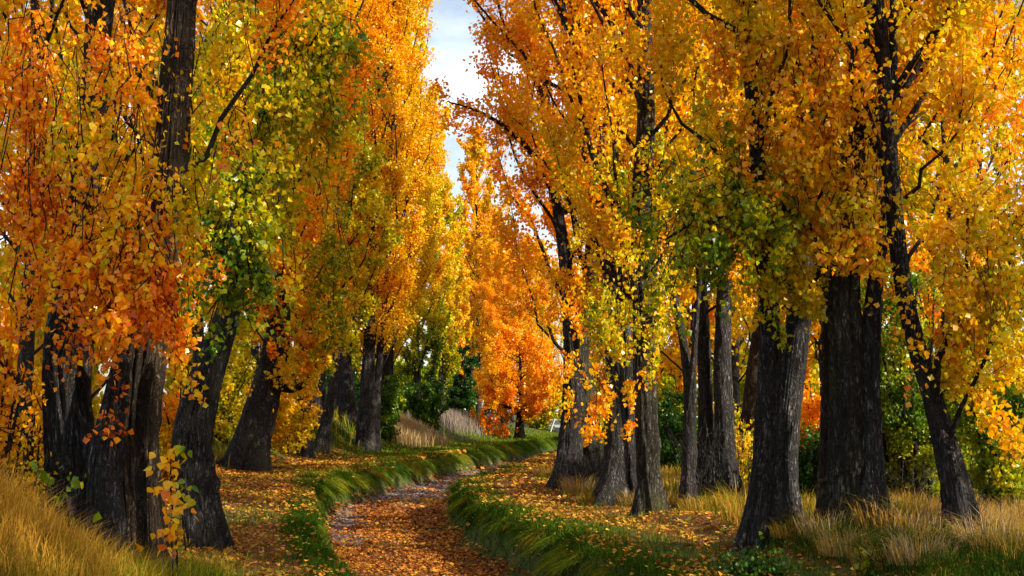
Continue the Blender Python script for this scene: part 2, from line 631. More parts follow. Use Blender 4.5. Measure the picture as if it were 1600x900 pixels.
def tube_arrays(path, ns, rough=0.0, seed=0, flare=0.0, closed=True):
    """Rings of a tube along PATH (rows x, y, z, r)."""
    p = path[:, :3]
    r = np.maximum(path[:, 3], 0.002)
    n = len(p)
    tg = np.gradient(p, axis=0)
    tg /= np.linalg.norm(tg, axis=1, keepdims=True) + 1e-9
    ref = np.array([1.0, 0, 0]) if abs(tg[0][0]) < 0.8 else np.array([0, 1.0, 0])
    U = ref[None] - tg * (tg @ ref)[:, None]
    U /= np.linalg.norm(U, axis=1, keepdims=True) + 1e-9
    Vv = np.cross(tg, U)
    th = np.linspace(0, 2 * math.pi, ns, endpoint=False)
    rr = np.repeat(r[:, None], ns, 1)
    if rough > 0:
        h = np.concatenate([[0], np.cumsum(np.linalg.norm(np.diff(p, axis=0), axis=1))])
        TH, H = np.meshgrid(th, h)
        tw = TH + 0.12 * H + 0.25 * np.sin(H * 0.9 + seed)
        q = np.stack([np.cos(tw) * 1.2 + seed, np.sin(tw) * 1.2, H * 0.35], -1)
        lob = fbm(q, 2) - 0.5
        q2 = np.stack([np.cos(tw) * 4.5 + seed, np.sin(tw) * 4.5, H * 0.9], -1)
        rid = 1 - np.abs(2 * fbm(q2, 2) - 1) * 2.2
        q3 = np.stack([np.cos(tw) * 11 + seed, np.sin(tw) * 11, H * 2.4], -1)
        rid3 = 1 - np.abs(2 * fbm(q3, 1) - 1) * 1.6
        m = 0.86 + rough * (1.5 * lob + 0.75 * (rid - 0.6) + 0.50 * (rid3 - 0.6))
        kr = np.random.default_rng(int(seed * 10) + 5)
        for _ in range(9):
            ka, kh, kw = kr.uniform(0, 6.28), kr.uniform(0.3, max(0.4, min(H.max(), 7))), kr.uniform(0.06, 0.16)
            da = np.angle(np.exp(1j * (TH - ka)))
            e = np.exp(-((da / (kw / r.mean() * 0.5 + .15)) ** 2 + ((H - kh) / kw) ** 2))
            m = m + kr.choice([0.22, -0.18]) * e
        if flare > 0:
            fl = np.exp(-np.clip(H - 0.25, 0, None) / 0.36)
            m = m * (1 + 0.22 * np.exp(-H / 1.2))
            roots = 0.5 + 0.5 * np.cos(TH * 5 + seed * 3 + 1.2 * np.sin(TH + seed))
            m = m * (1 + flare * fl * (0.18 + 1.15 * roots))
        rr = rr * m
    V = p[:, None] + rr[..., None] * (np.cos(th)[None, :, None] * U[:, None] + np.sin(th)[None, :, None] * Vv[:, None])
    V = V.reshape(-1, 3)
    i = np.arange(n - 1)[:, None] * ns
    j = np.arange(ns)[None]
    a = (i + j).ravel()
    b = (i + (j + 1) % ns).ravel()
    loops = np.stack([a, b, b + ns, a + ns], -1).ravel()
    sizes = np.full(len(a), 4)
    if closed:
        V = np.vstack([V, p[-1] + tg[-1] * r[-1] * 0.6])
        top = len(V) - 1
        k = (n - 1) * ns + np.arange(ns)
        k2 = (n - 1) * ns + (np.arange(ns) + 1) % ns
        loops = np.concatenate([loops, np.stack([k, k2, np.full(ns, top)], -1).ravel()])
        sizes = np.concatenate([sizes, np.full(ns, 3)])
    return V, sizes, loops


def join_arrays(parts):
    V, S, Lp, off = [], [], [], 0
    for v, s, l in parts:
        V.append(v)
        S.append(s)
        Lp.append(l + off)
        off += len(v)
    return np.vstack(V), np.concatenate(S), np.concatenate(Lp)


# ------------------------------------------------------------------ trees
def grow(rng, stems, z0, ztop, R, per_m, subs, prof, rise=1.5, droop=0.0):
    """Limbs (4-column paths) and shoots (segments) of a crown round the first stems."""
    limbs, shoots = [], []
    az = rng.uniform(0, 6.28)
    for st in stems:
        zz = st[:, 2]
        a, b = max(z0, zz.min() + 0.3), min(ztop, zz.max())
        if b <= a:
            continue
        cnt = int((b - a) * per_m)
        for k in range(cnt):
            z = a + (b - a) * (k + rng.uniform(0, 1)) / cnt
            i = int(np.searchsorted(zz, z))
            i = min(max(i, 1), len(st) - 1)
            t = (z - zz[i - 1]) / max(zz[i] - zz[i - 1], 1e-6)
            c = st[i - 1] * (1 - t) + st[i] * t
            az += 2.4 + rng.normal(0, 0.4)
            f = (z - z0) / (ztop - z0)
            reach = R * prof(f) * rng.uniform(0.65, 1.12)
            ris = reach * rise * rng.uniform(0.7, 1.4)
            s = np.linspace(0, 1, 7)
            rad = reach * (1 - (1 - s) ** 1.5)
            hz = ris * s ** 1.15
            bend = rng.normal(0, 0.25)
            aa = az + bend * s
            r0 = min(c[3] * 0.5, 0.014 + reach * 0.016)
            path = np.stack([c[0] + rad * np.cos(aa), c[1] + rad * np.sin(aa), z + hz, r0 * (1 - 0.82 * s)], -1)
            path[:, :3] += np.vstack([[0, 0, 0], rng.normal(0, 0.05 * reach ** 0.5, (6, 3))])
            limbs.append(path)
            ns = max(3, int(subs * (0.5 + 0.5 * reach / R)))
            for q in range(ns):
                s_ = rng.uniform(0.12, 1.0) ** 0.8
                fi = s_ * 6
                i0 = min(int(fi), 5)
                p0 = path[i0, :3] * (1 - (fi - i0)) + path[i0 + 1, :3] * (fi - i0)
                tg = path[i0 + 1, :3] - path[i0, :3]
                tg = tg / (np.linalg.norm(tg) + 1e-9)
                d = tg + rng.normal(0, 0.55, 3)
                d[2] += 0.35 - droop * rng.uniform(0, 2.0)
                d /= np.linalg.norm(d) + 1e-9
                ln = rng.uniform(0.35, 1.0) * (0.45 + 0.28 * R)
                shoots.append((p0, p0 + d * ln))
    return limbs, shoots


def lombardy(f):
    return 0.55 + 0.55 * min(f / 0.3, 1) if f < 0.3 else 1.1 * max(0.06, 1 - ((f - 0.3) / 0.7) ** 1.7)


def flame(f):
    return (0.62 + 0.43 * min(f / 0.16, 1)) if f < 0.16 else 1.05 * max(0.05, 1 - ((f - 0.16) / 0.84) ** 2.3)


def roundc(f):
    return max(0.15, math.sin(math.pi * min(max(0.12 + 0.86 * f, 0), 1)) ** 0.6)


def leaves_on(rng, shoots, limbs, n, spread):
    A = np.array([s[0] for s in shoots])
    B = np.array([s[1] for s in shoots])
    w = rng.gamma(1.4, 1.0, len(A))
    w *= np.linalg.norm(B - A, axis=1)
    idx = rng.choice(len(A), n, p=w / w.sum())
    t = rng.uniform(0.0, 1.08, n) ** 0.85
    p = A[idx] + (B - A)[idx] * t[:, None] + rng.normal(0, spread, (n, 3))
    return p, idx


def shoot_arrays(shoots, r=0.006, rng=None):
    """Thin three-sided two-piece twigs, all in one go."""
    A = np.array([s[0] for s in shoots])
    B = np.array([s[1] for s in shoots])
    n = len(A)
    d = B - A
    d /= np.linalg.norm(d, axis=1, keepdims=True) + 1e-9
    ref = np.tile([0.3, 0.9, 0.1], (n, 1))
    U = np.cross(d, ref)
    U /= np.linalg.norm(U, axis=1, keepdims=True) + 1e-9
    Wv = np.cross(d, U)
    M = (A + B) / 2 + RNG.normal(0, 0.03, (n, 3))
    V = []
    for c, rr in ((A, r), (M, r * 0.7), (B, r * 0.3)):
        for k in range(3):
            a = 2 * math.pi * k / 3
            V.append(c + rr * (math.cos(a) * U + math.sin(a) * Wv))
    V = np.stack(V, 1).reshape(-1, 3)
    f = []
    for ring in (0, 3):
        for k in range(3):
            f.append([ring + k, ring + (k + 1) % 3, ring + 3 + (k + 1) % 3, ring + 3 + k])
    f = np.array(f).ravel()
    loops = (np.arange(n)[:, None] * 9 + f[None]).ravel()
    return V, np.full(n * 6, 4), loops


OPEN_STEMS = []                  # stems that later neighbours' leaves leave in view


def make_tree(label, root_px, stems_px, z0, ztop, R, nleaf, size, tint, cat='tree', group=None, name='poplar_tree',
              tint_low=0.0, clump=0.16, bark=None, zcut=None, per_m=3.0, subs=13, prof=lombardy, rise=1.6, rough=0.16,
              ring=40, seed=1, extra_limbs=(), sprays=(), nstem_crown=None, flare=0.5, Y=None, spread=0.10, droop=0.0,
              tint_x=0.0, limb_parts=26, leaf_parts=0, clear=0.0, clear_w=0.25, open_stem=False):
    """A tree whose stems run through the given photograph points at one depth; crown grown round them."""
    rng = np.random.default_rng(seed)
    if Y is None:
        base = ground_hit(*root_px)
    else:
        base = P(root_px[0], root_px[1], Y)
        base[2] = float(gz(base[0], base[1]))
    Yb = base[1]
    base_s = base.copy()
    root = thing(name, label, cat, base_s, group)
    rootv = base_s[None]
    stems = []
    barks = bark or [M_BARK] * len(stems_px)
    for si, st in enumerate(stems_px):
        dy = 0.0
        if isinstance(st, tuple):
            dy, st = st
        rows = []
        for k, (px, py, w) in enumerate(st):
            yy = Yb + dy + 0.12 * k * math.sin(si * 2.1 + seed)
            q = P(px, py, yy)
            rows.append([*q, w / 2 / F * Yb])
        rows = np.array(rows)
        # run on to the tree's top
        d = rows[-1, :3] - rows[-2, :3]
        last = rows[-1].copy()
        tops = ztop * (1 - 0.08 * si)
        if last[2] < tops - 0.5 and (nstem_crown is None or si < nstem_crown):
            kx = 0.5 * d[0] / max(d[2], 0.3)
            kx = max(-0.12, min(0.12, kx))
            steps = max(2, int((tops - last[2]) / 2.5))
            for j in range(1, steps + 1):
                u = j / steps
                z = last[2] + (tops - last[2]) * u
                rows = np.vstack([rows, [last[0] + kx * (z - last[2]) * 0.7 + rng.normal(0, 0.08), last[1] + rng.normal(0, 0.12), z, last[3] * (1 - 0.93 * u)]])
        g0 = float(gz(rows[0, 0], rows[0, 1]))
        if rows[0, 2] < g0 + 0.6:        # root it in the ground
            rows = np.vstack([[rows[0, 0] + (rows[0, 0] - rows[1, 0]) * 0.1, rows[0, 1], min(g0, rows[0, 2]) - 0.25, rows[0, 3] * 1.08], rows])
        if zcut is not None and Yb < 32 and rows[-1, 2] > zcut + 1.5:
            cut_i = int(np.argmax(rows[:, 2] > zcut + 0.5))
            dense = np.vstack([resample(rows[:cut_i + 1], 0.11)[:-1], resample(rows[cut_i:], 0.8)])
        else:
            dense = resample(rows, 0.10 if Yb < 30 else 0.3)
        dense = dense[np.concatenate([[True], np.diff(dense[:, 2]) > -0.02])]
        stems.append(dense)
        v, s, l = tube_arrays(dense, ring, rough, seed * 1.7 + si * 5, flare)
        link('trunk', mesh_np('trunk', v - rootv, s, l, barks[si % len(barks)], True), root)
    ncr = nstem_crown or len(stems)
    limbs, shoots = grow(rng, stems[:ncr], base[2] + z0, ztop, R, per_m / ncr, subs, prof, rise, droop)
    for el in extra_limbs:
        path = np.array([[*P(px, py, Yb + dyy), w / 2 / F * Yb] for px, py, w, dyy in el])
        path = resample(path, 0.25)
        limbs.insert(0, path)
        for q in range(int(len(path) * 2.0)):
            i = rng.integers(len(path) // 5, len(path))
            d = rng.normal(0, 0.6, 3)
            d[2] += 0.5
            d /= np.linalg.norm(d)
            shoots.append((path[i, :3], path[i, :3] + d * rng.uniform(0.3, 0.9)))
    n_main = len(shoots)
    sprayed_pos, sprayed_tint, sprayed_size = [], [], []
    for (px, py, dyy, rx, ry, n, tn) in sprays:
        c = P(px, py, Yb + dyy)
        sx, sz = rx / F * Yb, ry / F * Yb
        k = max(5, n // 32)
        loc = []
        for q in range(k):
            o = rng.normal(0, 0.55, 3)
            top = c + np.array([o[0] * sx, o[1] * min(sx, 0.5), o[2] * sz])
            e = top + np.array([rng.normal(0, 0.1), rng.normal(0, 0.08), -rng.uniform(0.15, 0.45)])
            loc.append((top, e))
            shoots.append((top, e))
            if q % 3 == 0:
                shoots.append((top, c + np.array([0, 0.1, sz * 0.8])))
        pp, _ = leaves_on(rng, loc, None, n, 0.055)
        sprayed_pos.append(pp)
        sprayed_tint.append(np.clip(tn + rng.normal(0, 0.085, n) + 0.25 * (fbm(pp * 3.0 + seed, 2) - 0.5), 0, 1))
    # limbs
    vis = zcut if zcut is not None else 1e9
    inview = [l for l in limbs if l[0, 2] < vis]
    rest = [l for l in limbs if l[0, 2] >= vis]
    for l in inview[:limb_parts]:
        v, s, lo = tube_arrays(l, 6)
        link('limb', mesh_np('limb', v - rootv, s, lo, M_TWIG, True), root)
    more = inview[limb_parts:] + rest[::2]
    tw = [tube_arrays(l, 4) for l in more]
    keep = [s for s in shoots if s[0][2] < vis + 0.5][::1 if Yb < 29 else 3]
    if keep:
        tw.append(shoot_arrays(keep, 0.007 if Yb < 40 else 0.013))
    if tw:
        v, s, lo = join_arrays(tw)
        link('twigs', mesh_np('twigs', v - rootv, s, lo, M_TWIG, True), root, kind='stuff')
    # leaves
    pos, idx = leaves_on(rng, shoots[:n_main], limbs, nleaf, spread)
    hi = pos[:, 2] > vis + 0.3
    sel = (~hi) | (rng.uniform(size=nleaf) < 0.12)
    pos, hi = pos[sel], hi[sel]
    siz = np.where(hi, size * 2.6, size)
    f = np.clip((pos[:, 2] - base[2] - z0) / max(ztop - z0, 1), 0, 1)
    cn_ = fbm(pos * 0.9 + seed * 3.1, 3) - 0.5
    tn = tint + tint_low * np.clip(1 - f * 2.6, 0, 1) + tint_x * (pos[:, 0] - base[0]) / R + clump * 2.6 * cn_ + rng.normal(0, 0.065, len(pos))
    if sprayed_pos:
        sp = np.vstack(sprayed_pos)
        pos = np.vstack([pos, sp])
        tn = np.concatenate([tn, np.concatenate(sprayed_tint)])
        siz = np.concatenate([siz, np.full(len(sp), size)])
    if clear:
        keepm = np.ones(len(pos), bool)
        for st in stems + OPEN_STEMS:
            sx = np.interp(pos[:, 2], st[:, 2], st[:, 0])
            sy = np.interp(pos[:, 2], st[:, 2], st[:, 1])
            sr = np.interp(pos[:, 2], st[:, 2], st[:, 3])
            inx = np.abs(pos[:, 0] - sx * pos[:, 1] / sy) < sr + clear_w * 0.3
            keepm &= ~(inx & (pos[:, 1] < sy) & (rng.uniform(size=len(pos)) < (clear if any(st is q for q in stems) else 0.8)))
        pos, siz, tn = pos[keepm], siz[keepm], tn[keepm]
        if open_stem:
            OPEN_STEMS.append(stems[0])
    if leaf_parts:
        # the leaves that show largest, each a part of its own
        inf = (pos[:, 2] < vis) & (pos[:, 2] > base[2] + 0.4) & (np.abs(pos[:, 0]) < pos[:, 1] * 0.36)
        dist = np.where(inf, pos[:, 1], 1e9)
        pick = np.argsort(dist)[:leaf_parts]
        msk = np.ones(len(pos), bool)
        msk[pick] = False
        for q in pick:
            one_leaf(root, pos[q] - base_s, size * rng.uniform(1.0, 1.35), tn[q], rng)
        pos, tn, siz = pos[msk], tn[msk], siz[msk]
    fo = link('foliage', leaf_mesh('foliage', pos - rootv, siz, tn, rng), root, kind='stuff')
    return root


_LEAFM = {}


def one_leaf(root, p, L, tint, rng):
    """A rhombic poplar leaf with a folded midrib and a stalk: 14 triangles."""
    key = int(np.clip(tint, 0.0, 0.999) * 10)
    if key not in _LEAFM:
        half = [(0.0, 0.0), (0.30, 0.06), (0.46, 0.26), (0.34, 0.52), (0.14, 0.80), (0.0, 1.0)]
        V = [(0, 0, 0), (0, 0.28, -0.05), (0, 0.55, -0.05), (0, 1.0, -0.10)]
        R_ = [(x, y, 0.10 * x + 0.02 - 0.10 * y * y) for x, y in half[1:5]]
        V += R_ + [(-x, y, z) for x, y, z in R_]
        fs = [(0, 4, 5, 1), (1, 5, 6, 2), (2, 6, 7, 3), (0, 1, 9, 8), (1, 2, 10, 9), (2, 3, 11, 10)]
        V += [(0.02, 0, 0), (-0.02, 0, 0), (0.0, -0.45, 0.06)]
        fs.append((12, 14, 13))
        me = mesh_np('leaf', V, [len(f) for f in fs], np.concatenate([np.array(f) for f in fs]), M_LEAF, False,
                     {'tint': ('FACE', [key / 10 + 0.05] * 7), 'value': ('FACE', [1.0] * 7)})
        _LEAFM[key] = me
    o = link('leaf', _LEAFM[key], root)
    o.location = [float(c) for c in p]
    o.rotation_euler = (math.radians(rng.uniform(200, 330)), rng.uniform(-0.7, 0.7), rng.uniform(-1.4, 1.4))
    o.scale = (L, L, L)
    return o


RR = 'old poplars standing in a row on the right bank'
LR = 'poplars standing in a row on the left bank'

# ---- right bank, near to far
make_tree('thin leaning poplar with bright yellow crown at the far right',
          (1503, 845), [[(1508, 850, 50), (1490, 750, 42), (1462, 640, 36), (1432, 540, 32), (1410, 440, 30), (1398, 330, 28), (1388, 200, 26), (1378, 60, 24), (1370, -80, 22)]],
          2.9, 19, 2.3, 70000, 0.068, 0.46, tint_low=0.04, tint_x=-0.05, group=RR, zcut=8.5, clear=0.85, open_stem=True, seed=3, ring=72, rough=0.15, per_m=3.6,
          extra_limbs=[[(1462, 640, 14, 0), (1466, 560, 12, -.3), (1495, 500, 9, -.5), (1510, 420, 6, -.6), (1512, 330, 4, -.6)],
                       [(1480, 700, 10, 0), (1500, 640, 8, -.2), (1540, 560, 6, -.3), (1570, 450, 5, -.3), (1590, 330, 3, -.3)]],
          sprays=[(1440, 500, -.5, 35, 70, 500, .62), (1530, 460, -.6, 60, 60, 900, .46), (1560, 400, -.4, 50, 100, 900, .42), (1510, 520, -.4, 30, 30, 300, .56)])
make_tree('massive fissured poplar standing left of the thin leaning poplar at the right',
          (1330, 822), [[(1330, 826, 74), (1328, 740, 66), (1326, 640, 62), (1324, 540, 60), (1320, 450, 52), (1330, 330, 44), (1342, 190, 30), (1346, 40, 28), (1350, -100, 24)],
                        (-.25, [(1364, 800, 44), (1362, 700, 36), (1358, 600, 34), (1362, 500, 32), (1372, 400, 22), (1392, 250, 16)]),
                        (.25, [(1298, 810, 44), (1300, 700, 40), (1302, 560, 38), (1296, 440, 34), (1270, 330, 26), (1262, 200, 22), (1240, 60, 20)])],
          3.0, 20, 2.5, 70000, 0.070, 0.60, tint_low=-0.12, group=RR, zcut=8.5, clear=0.2, seed=4, ring=90, rough=0.20, flare=0.35,
          bark=[M_BARKM, M_BARKP, M_BARKB], nstem_crown=2,
          extra_limbs=[[(1310, 440, 18, 0), (1280, 420, 14, -.2), (1255, 470, 10, -.3), (1225, 440, 8, -.4), (1190, 400, 6, -.4)],
                       [(1300, 430, 16, 0), (1270, 360, 12, -.3), (1215, 320, 9, -.5), (1160, 315, 6, -.7), (1110, 350, 4, -.8)]],
          sprays=[(1320, 330, -.9, 55, 60, 1000, .50), (1290, 230, -1.0, 60, 60, 1100, .56), (1370, 260, -.9, 50, 80, 1000, .50), (1330, 90, -1.0, 60, 50, 800, .56), (1250, 120, -1.1, 50, 80, 900, .58), (1380, 400, -.8, 40, 30, 350, .52)])
make_tree('twin-trunked poplar with a pale split at its foot, left of the massive forked poplar',
          (1195, 850), [[(1178, 852, 46), (1190, 760, 38), (1198, 660, 40), (1203, 560, 38), (1200, 470, 34), (1192, 350, 28), (1180, 200, 24), (1165, 40, 20)],
                        (.45, [(1226, 822, 50), (1226, 730, 44), (1232, 640, 42), (1240, 560, 44), (1252, 460, 38), (1262, 330, 30), (1272, 150, 24), (1280, 0, 20)])],
          3.0, 19, 2.4, 64000, 0.068, 0.56, tint_low=-0.14, group=RR, zcut=8.5, clear=0.01, seed=5, ring=84, rough=0.17, bark=[M_BARK, M_BARKP],
          extra_limbs=[[(1200, 470, 14, 0), (1180, 400, 12, -.4), (1130, 345, 9, -.7), (1085, 345, 6, -.9), (1040, 375, 4, -1)]],
          sprays=[(1150, 300, -1.0, 120, 70, 2600, .30), (1090, 360, -1.1, 70, 60, 1300, .28), (1220, 380, -.8, 60, 70, 1000, .42), (1190, 200, -1.0, 50, 90, 900, .55), (1170, 60, -1.0, 60, 60, 700, .60)])
make_tree('straight dark single-trunked poplar at the edge of the right path',
          (1015, 803), [[(1017, 806, 46), (1012, 720, 40), (1010, 640, 38), (1006, 540, 38), (1004, 420, 36), (1004, 300, 34), (1010, 180, 32), (1008, 60, 26), (1004, -60, 22)]],
          3.0, 21, 2.5, 60000, 0.075, 0.57, tint_low=-0.12, group=RR, clump=0.13, clear=0.55, clear_w=0.0, zcut=10.5, seed=6, ring=72, rough=0.18, bark=[M_BARKM],
          extra_limbs=[[(1008, 560, 12, 0), (990, 440, 12, -.3), (965, 340, 11, -.5), (925, 240, 9, -.7), (900, 120, 6, -.8)],
                       [(1008, 420, 14, 0), (1028, 300, 12, .2), (1040, 200, 9, .3), (1050, 60, 6, .3)]],
          sprays=[(985, 480, -.7, 60, 70, 1300, .40), (955, 510, -.6, 40, 50, 700, .40), (1000, 590, -.5, 22, 50, 260, .62), (1030, 270, -.9, 80, 60, 1300, .36), (1010, 380, -.9, 50, 50, 700, .44), (1000, 60, -.9, 60, 60, 700, .60)])
make_tree('poplar of two fused stems, just left of the straight dark trunk',
          (958, 786), [[(955, 788, 52), (962, 720, 40), (962, 640, 34), (960, 560, 32), (955, 450, 26), (935, 320, 20), (905, 180, 16), (880, 20, 12)],
                       (.3, [(985, 776, 24), (984, 700, 22), (982, 600, 20), (978, 500, 18), (970, 380, 14)])],
          2.6, 20, 2.5, 42000, 0.078, 0.62, tint_low=-0.06, group=RR, clump=0.12, zcut=11.5, seed=7, ring=48, rough=0.17, bark=[M_BARK, M_BARKP],
          sprays=[(938, 600, -.5, 30, 60, 420, .58), (925, 650, -.3, 16, 30, 120, .60), (900, 470, -.6, 50, 50, 700, .62)])
make_tree('broad dark poplar starting the right row, its orange crown against the sky',
          (895, 766), [[(884, 768, 44), (892, 690, 40), (896, 610, 36), (896, 540, 32), (885, 420, 24), (865, 280, 18), (845, 120, 12), (838, 0, 9)],
                       (.5, [(928, 757, 52), (918, 680, 44), (912, 610, 38), (908, 530, 30), (925, 380, 22), (940, 200, 16)])],
          2.4, 21, 2.9, 64000, 0.085, 0.62, tint_low=-0.04, group=RR, clump=0.11, zcut=13.5, seed=8, ring=48, rough=0.18, per_m=3.6, bark=[M_BARK, M_BARKM], droop=0.15,
          extra_limbs=[[(880, 330, 14, 0), (835, 245, 10, -.4), (785, 195, 7, -.6), (738, 170, 4, -.7), (702, 160, 2.5, -.7)]],
          sprays=[(885, 590, -.6, 26, 40, 300, .55), (850, 560, -.5, 35, 40, 420, .68)])
make_tree('thin dark poplar with two fine forked stems, just right of the straight dark trunk',
          (1075, 792), [[(1075, 794, 26), (1076, 720, 24), (1078, 640, 22), (1076, 590, 20), (1062, 500, 12), (1045, 400, 9), (1040, 260, 7)],
                        (.1, [(1078, 640, 12), (1084, 560, 10), (1090, 480, 8), (1100, 360, 6)])],
          3.4, 17, 1.9, 16000, 0.070, 0.58, group=RR, zcut=11.5, seed=9, ring=30, rough=0.12)
make_tree('pair of grey poplar trunks with bare bramble at their foot',
          (1122, 780), [[(1138, 782, 40), (1134, 700, 34), (1130, 600, 32), (1130, 500, 28), (1132, 380, 22), (1128, 200, 18)],
                        (.4, [(1104, 782, 34), (1104, 700, 30), (1102, 620, 28), (1100, 540, 24), (1094, 400, 18)])],
          3.4, 20, 2.4, 34000, 0.082, 0.52, group=RR, zcut=12.5, seed=10, ring=40, rough=0.15, bark=[M_BARKP, M_BARK])
make_tree('slender reddish poplar leaning right, seen between the grey pair and the twin trunk',
          (1163, 752), [[(1160, 754, 28), (1166, 680, 25), (1174, 600, 22), (1184, 520, 20), (1196, 420, 16), (1200, 250, 12)]],
          3.0, 20, 2.3, 20000, 0.085, 0.47, group=RR, zcut=15, seed=12, ring=30, rough=0.13, bark=[M_BARKB])

# ---- left bank, near to far
make_tree('great multi-stemmed poplar in the left foreground with russet leaves hanging low',
          (200, 915), Y=12.9, stems_px=[[(222, 935, 100), (214, 800, 84), (210, 700, 78), (222, 590, 72), (244, 450, 64), (262, 300, 60), (276, 120, 56), (288, -60, 50), (296, -200, 44)],
                       (.9, [(128, 850, 96), (118, 740, 92), (104, 620, 80), (100, 520, 64), (118, 380, 54), (142, 200, 50), (154, 40, 46), (160, -150, 40)]),
                       (-.15, [(172, 930, 70), (166, 820, 62), (164, 720, 52), (176, 640, 40), (190, 560, 30)]),
                       (-.3, [(243, 935, 26), (238, 840, 20), (236, 740, 17), (242, 640, 16), (248, 560, 12)])],
          z0=2.6, ztop=19, R=1.95, nleaf=30000, size=0.056, tint=0.63, clump=0.20, group=LR, zcut=6.6, clear=0.1, seed=21, ring=96, rough=0.22, flare=0.25, bark=[M_BARKB, M_BARK, M_BARK, M_BARKB],
          nstem_crown=2, per_m=2.4, subs=10, leaf_parts=300, limb_parts=16,
          sprays=[(165, 440, -.9, 50, 80, 1500, .72), (210, 250, -.9, 42, 110, 1000, .50), (195, 370, -.9, 55, 60, 1200, .66), (280, 500, -.5, 20, 40, 260, .60),
                  (368, 200, -.9, 20, 50, 60, .64), (55, 330, -.4, 60, 150, 1500, .74), (40, 130, -.4, 60, 150, 1300, .70), (110, 180, -.6, 40, 140, 500, .45),
                  (240, 450, -.7, 45, 60, 700, .80), (170, 640, -.5, 12, 45, 60, .86), (300, 300, -.6, 24, 80, 450, .44), (190, 60, -.7, 60, 80, 700, .70),
                  (250, 400, -.8, 45, 60, 900, .74), (150, 300, -.8, 40, 80, 600, .62), (125, 530, -.6, 22, 25, 120, .76)])
make_tree('black-barked poplar bending right beside the foreground clump, with a green and yellow crown',
          (325, 858), [[(330, 862, 44), (312, 790, 56), (300, 700, 64), (312, 630, 60), (334, 560, 50), (356, 490, 42), (378, 400, 34), (398, 280, 28), (420, 100, 22), (436, -60, 18)]],
          4.0, 20, 1.6, 52000, 0.064, 0.39, group=LR, zcut=8.0, seed=22, ring=84, rough=0.22, flare=0.5, clump=0.20, per_m=4.0,
          extra_limbs=[[(378, 400, 12, 0), (372, 330, 10, -1.5), (368, 330, 8, -3.0), (372, 370, 6, -3.9)],
                       [(400, 270, 7, 0), (420, 180, 5, -1.0), (460, 110, 4, -2.0), (505, 40, 3, -2.6)]],
          sprays=[(372, 385, -3.9, 44, 60, 1500, .25), (352, 450, -3.7, 26, 24, 260, .32), (372, 320, -3.9, 42, 80, 1300, .34), (350, 190, -3.6, 42, 90, 1000, .44),
                  (430, 110, -2.4, 90, 100, 3000, .37), (410, 250, -2.4, 50, 90, 1500, .36), (500, 60, -2.0, 50, 70, 1500, .32), (470, 190, -1.8, 50, 70, 1500, .42),
                  (330, 60, -3.4, 50, 60, 700, .44), (440, 330, -1.5, 35, 60, 700, .44)])
make_tree('heavy poplar leaning right across the left bank with one low curved limb',
          (385, 735), [[(380, 738, 66), (396, 680, 58), (416, 610, 52), (430, 550, 44), (438, 470, 34), (446, 370, 26), (462, 200, 20), (474, 40, 16)]],
          3.4, 23, 2.8, 50000, 0.105, 0.57, group=LR, zcut=15.5, seed=23, ring=50, rough=0.16, flare=0.55, per_m=3.4,
          extra_limbs=[[(424, 600, 16, 0), (455, 608, 14, -.4), (480, 596, 11, -.7), (496, 566, 8, -.8), (506, 520, 5, -.8)]],
          sprays=[(420, 480, -1.2, 45, 60, 1200, .74), (460, 560, -1.2, 60, 40, 900, .50), (520, 400, -1.2, 40, 110, 2400, .36), (510, 500, -1.2, 45, 60, 1500, .34)])
make_tree('slim yellow-green poplar with a slanting stem, next beyond the heavy leaning poplar',
          (503, 706), [[(500, 708, 24), (508, 670, 20), (516, 630, 18), (524, 580, 14), (526, 500, 10), (524, 400, 8)]],
          3.0, 12.0, 2.2, 22000, 0.115, 0.36, group=LR, seed=24, ring=30, rough=0.14)
make_tree('short grey poplar hung with gold leaves, left of the slim slanting poplar',
          (478, 716), [[(478, 718, 20), (480, 690, 17), (478, 650, 15), (474, 600, 11), (470, 540, 8)]],
          1.8, 9.0, 1.8, 12000, 0.105, 0.52, group=LR, seed=25, ring=26, rough=0.16, bark=[M_BARKP])
FLAME = make_tree('tall golden poplar with a ribbed double trunk, tallest bright crown of the left row',
          (574, 704), [[(570, 706, 34), (572, 660, 30), (574, 610, 26), (578, 500, 18), (582, 330, 13), (580, 150, 9)],
                       (.3, [(584, 704, 20), (586, 650, 18), (590, 600, 14), (600, 480, 10)])],
          2.8, 27, 2.35, 112000, 0.104, 0.55, prof=flame, rise=2.4, clump=0.11, group=LR, zcut=22, seed=26, ring=36, rough=0.16, flare=0.2, tint_x=-0.03, per_m=4.4, subs=18, spread=0.14)
def flame_copy(px, Y, rz, s_, h, label, sh):
    p = P(px, 640, Y)
    t_ = copy_thing(FLAME, (p[0], p[1], float(gz(p[0], p[1])) - 0.03), rz, (s_, s_, h), label, LR, sh)
    return t_


flame_copy(546, 64, 2.0, 1.0, 1.0, 'orange poplar with narrow grey trunk standing behind the slim slanting one', 0.05)
flame_copy(492, 57, 3.6, 1.0, 1.0, 'bright golden poplar column between the leaning poplar and the ribbed double trunk', 0.02)
flame_copy(598, 73, 5.0, 0.92, 0.86, 'golden poplar column just right of the ribbed double trunk', -0.06)
flame_copy(764, 134, 1.1, 1.0, 0.80, 'golden poplar column pressed against the tall pointed one at the far end', 0.02)
flame_copy(786, 122, 2.9, 0.85, 0.62, 'amber poplar column above the maple at the far end', 0.05)
flame_copy(722, 138, 4.1, 0.80, 0.66, 'short golden poplar column left of the tall pointed one', 0.0)
flame_copy(822, 142, 5.7, 1.1, 0.72, 'gold poplar column beyond the maple, beside the right row', 0.04)
flame_copy(440, 66, 0.9, 1.05, 1.0, 'deep orange poplar column rising behind the heavy leaning poplar', 0.08)
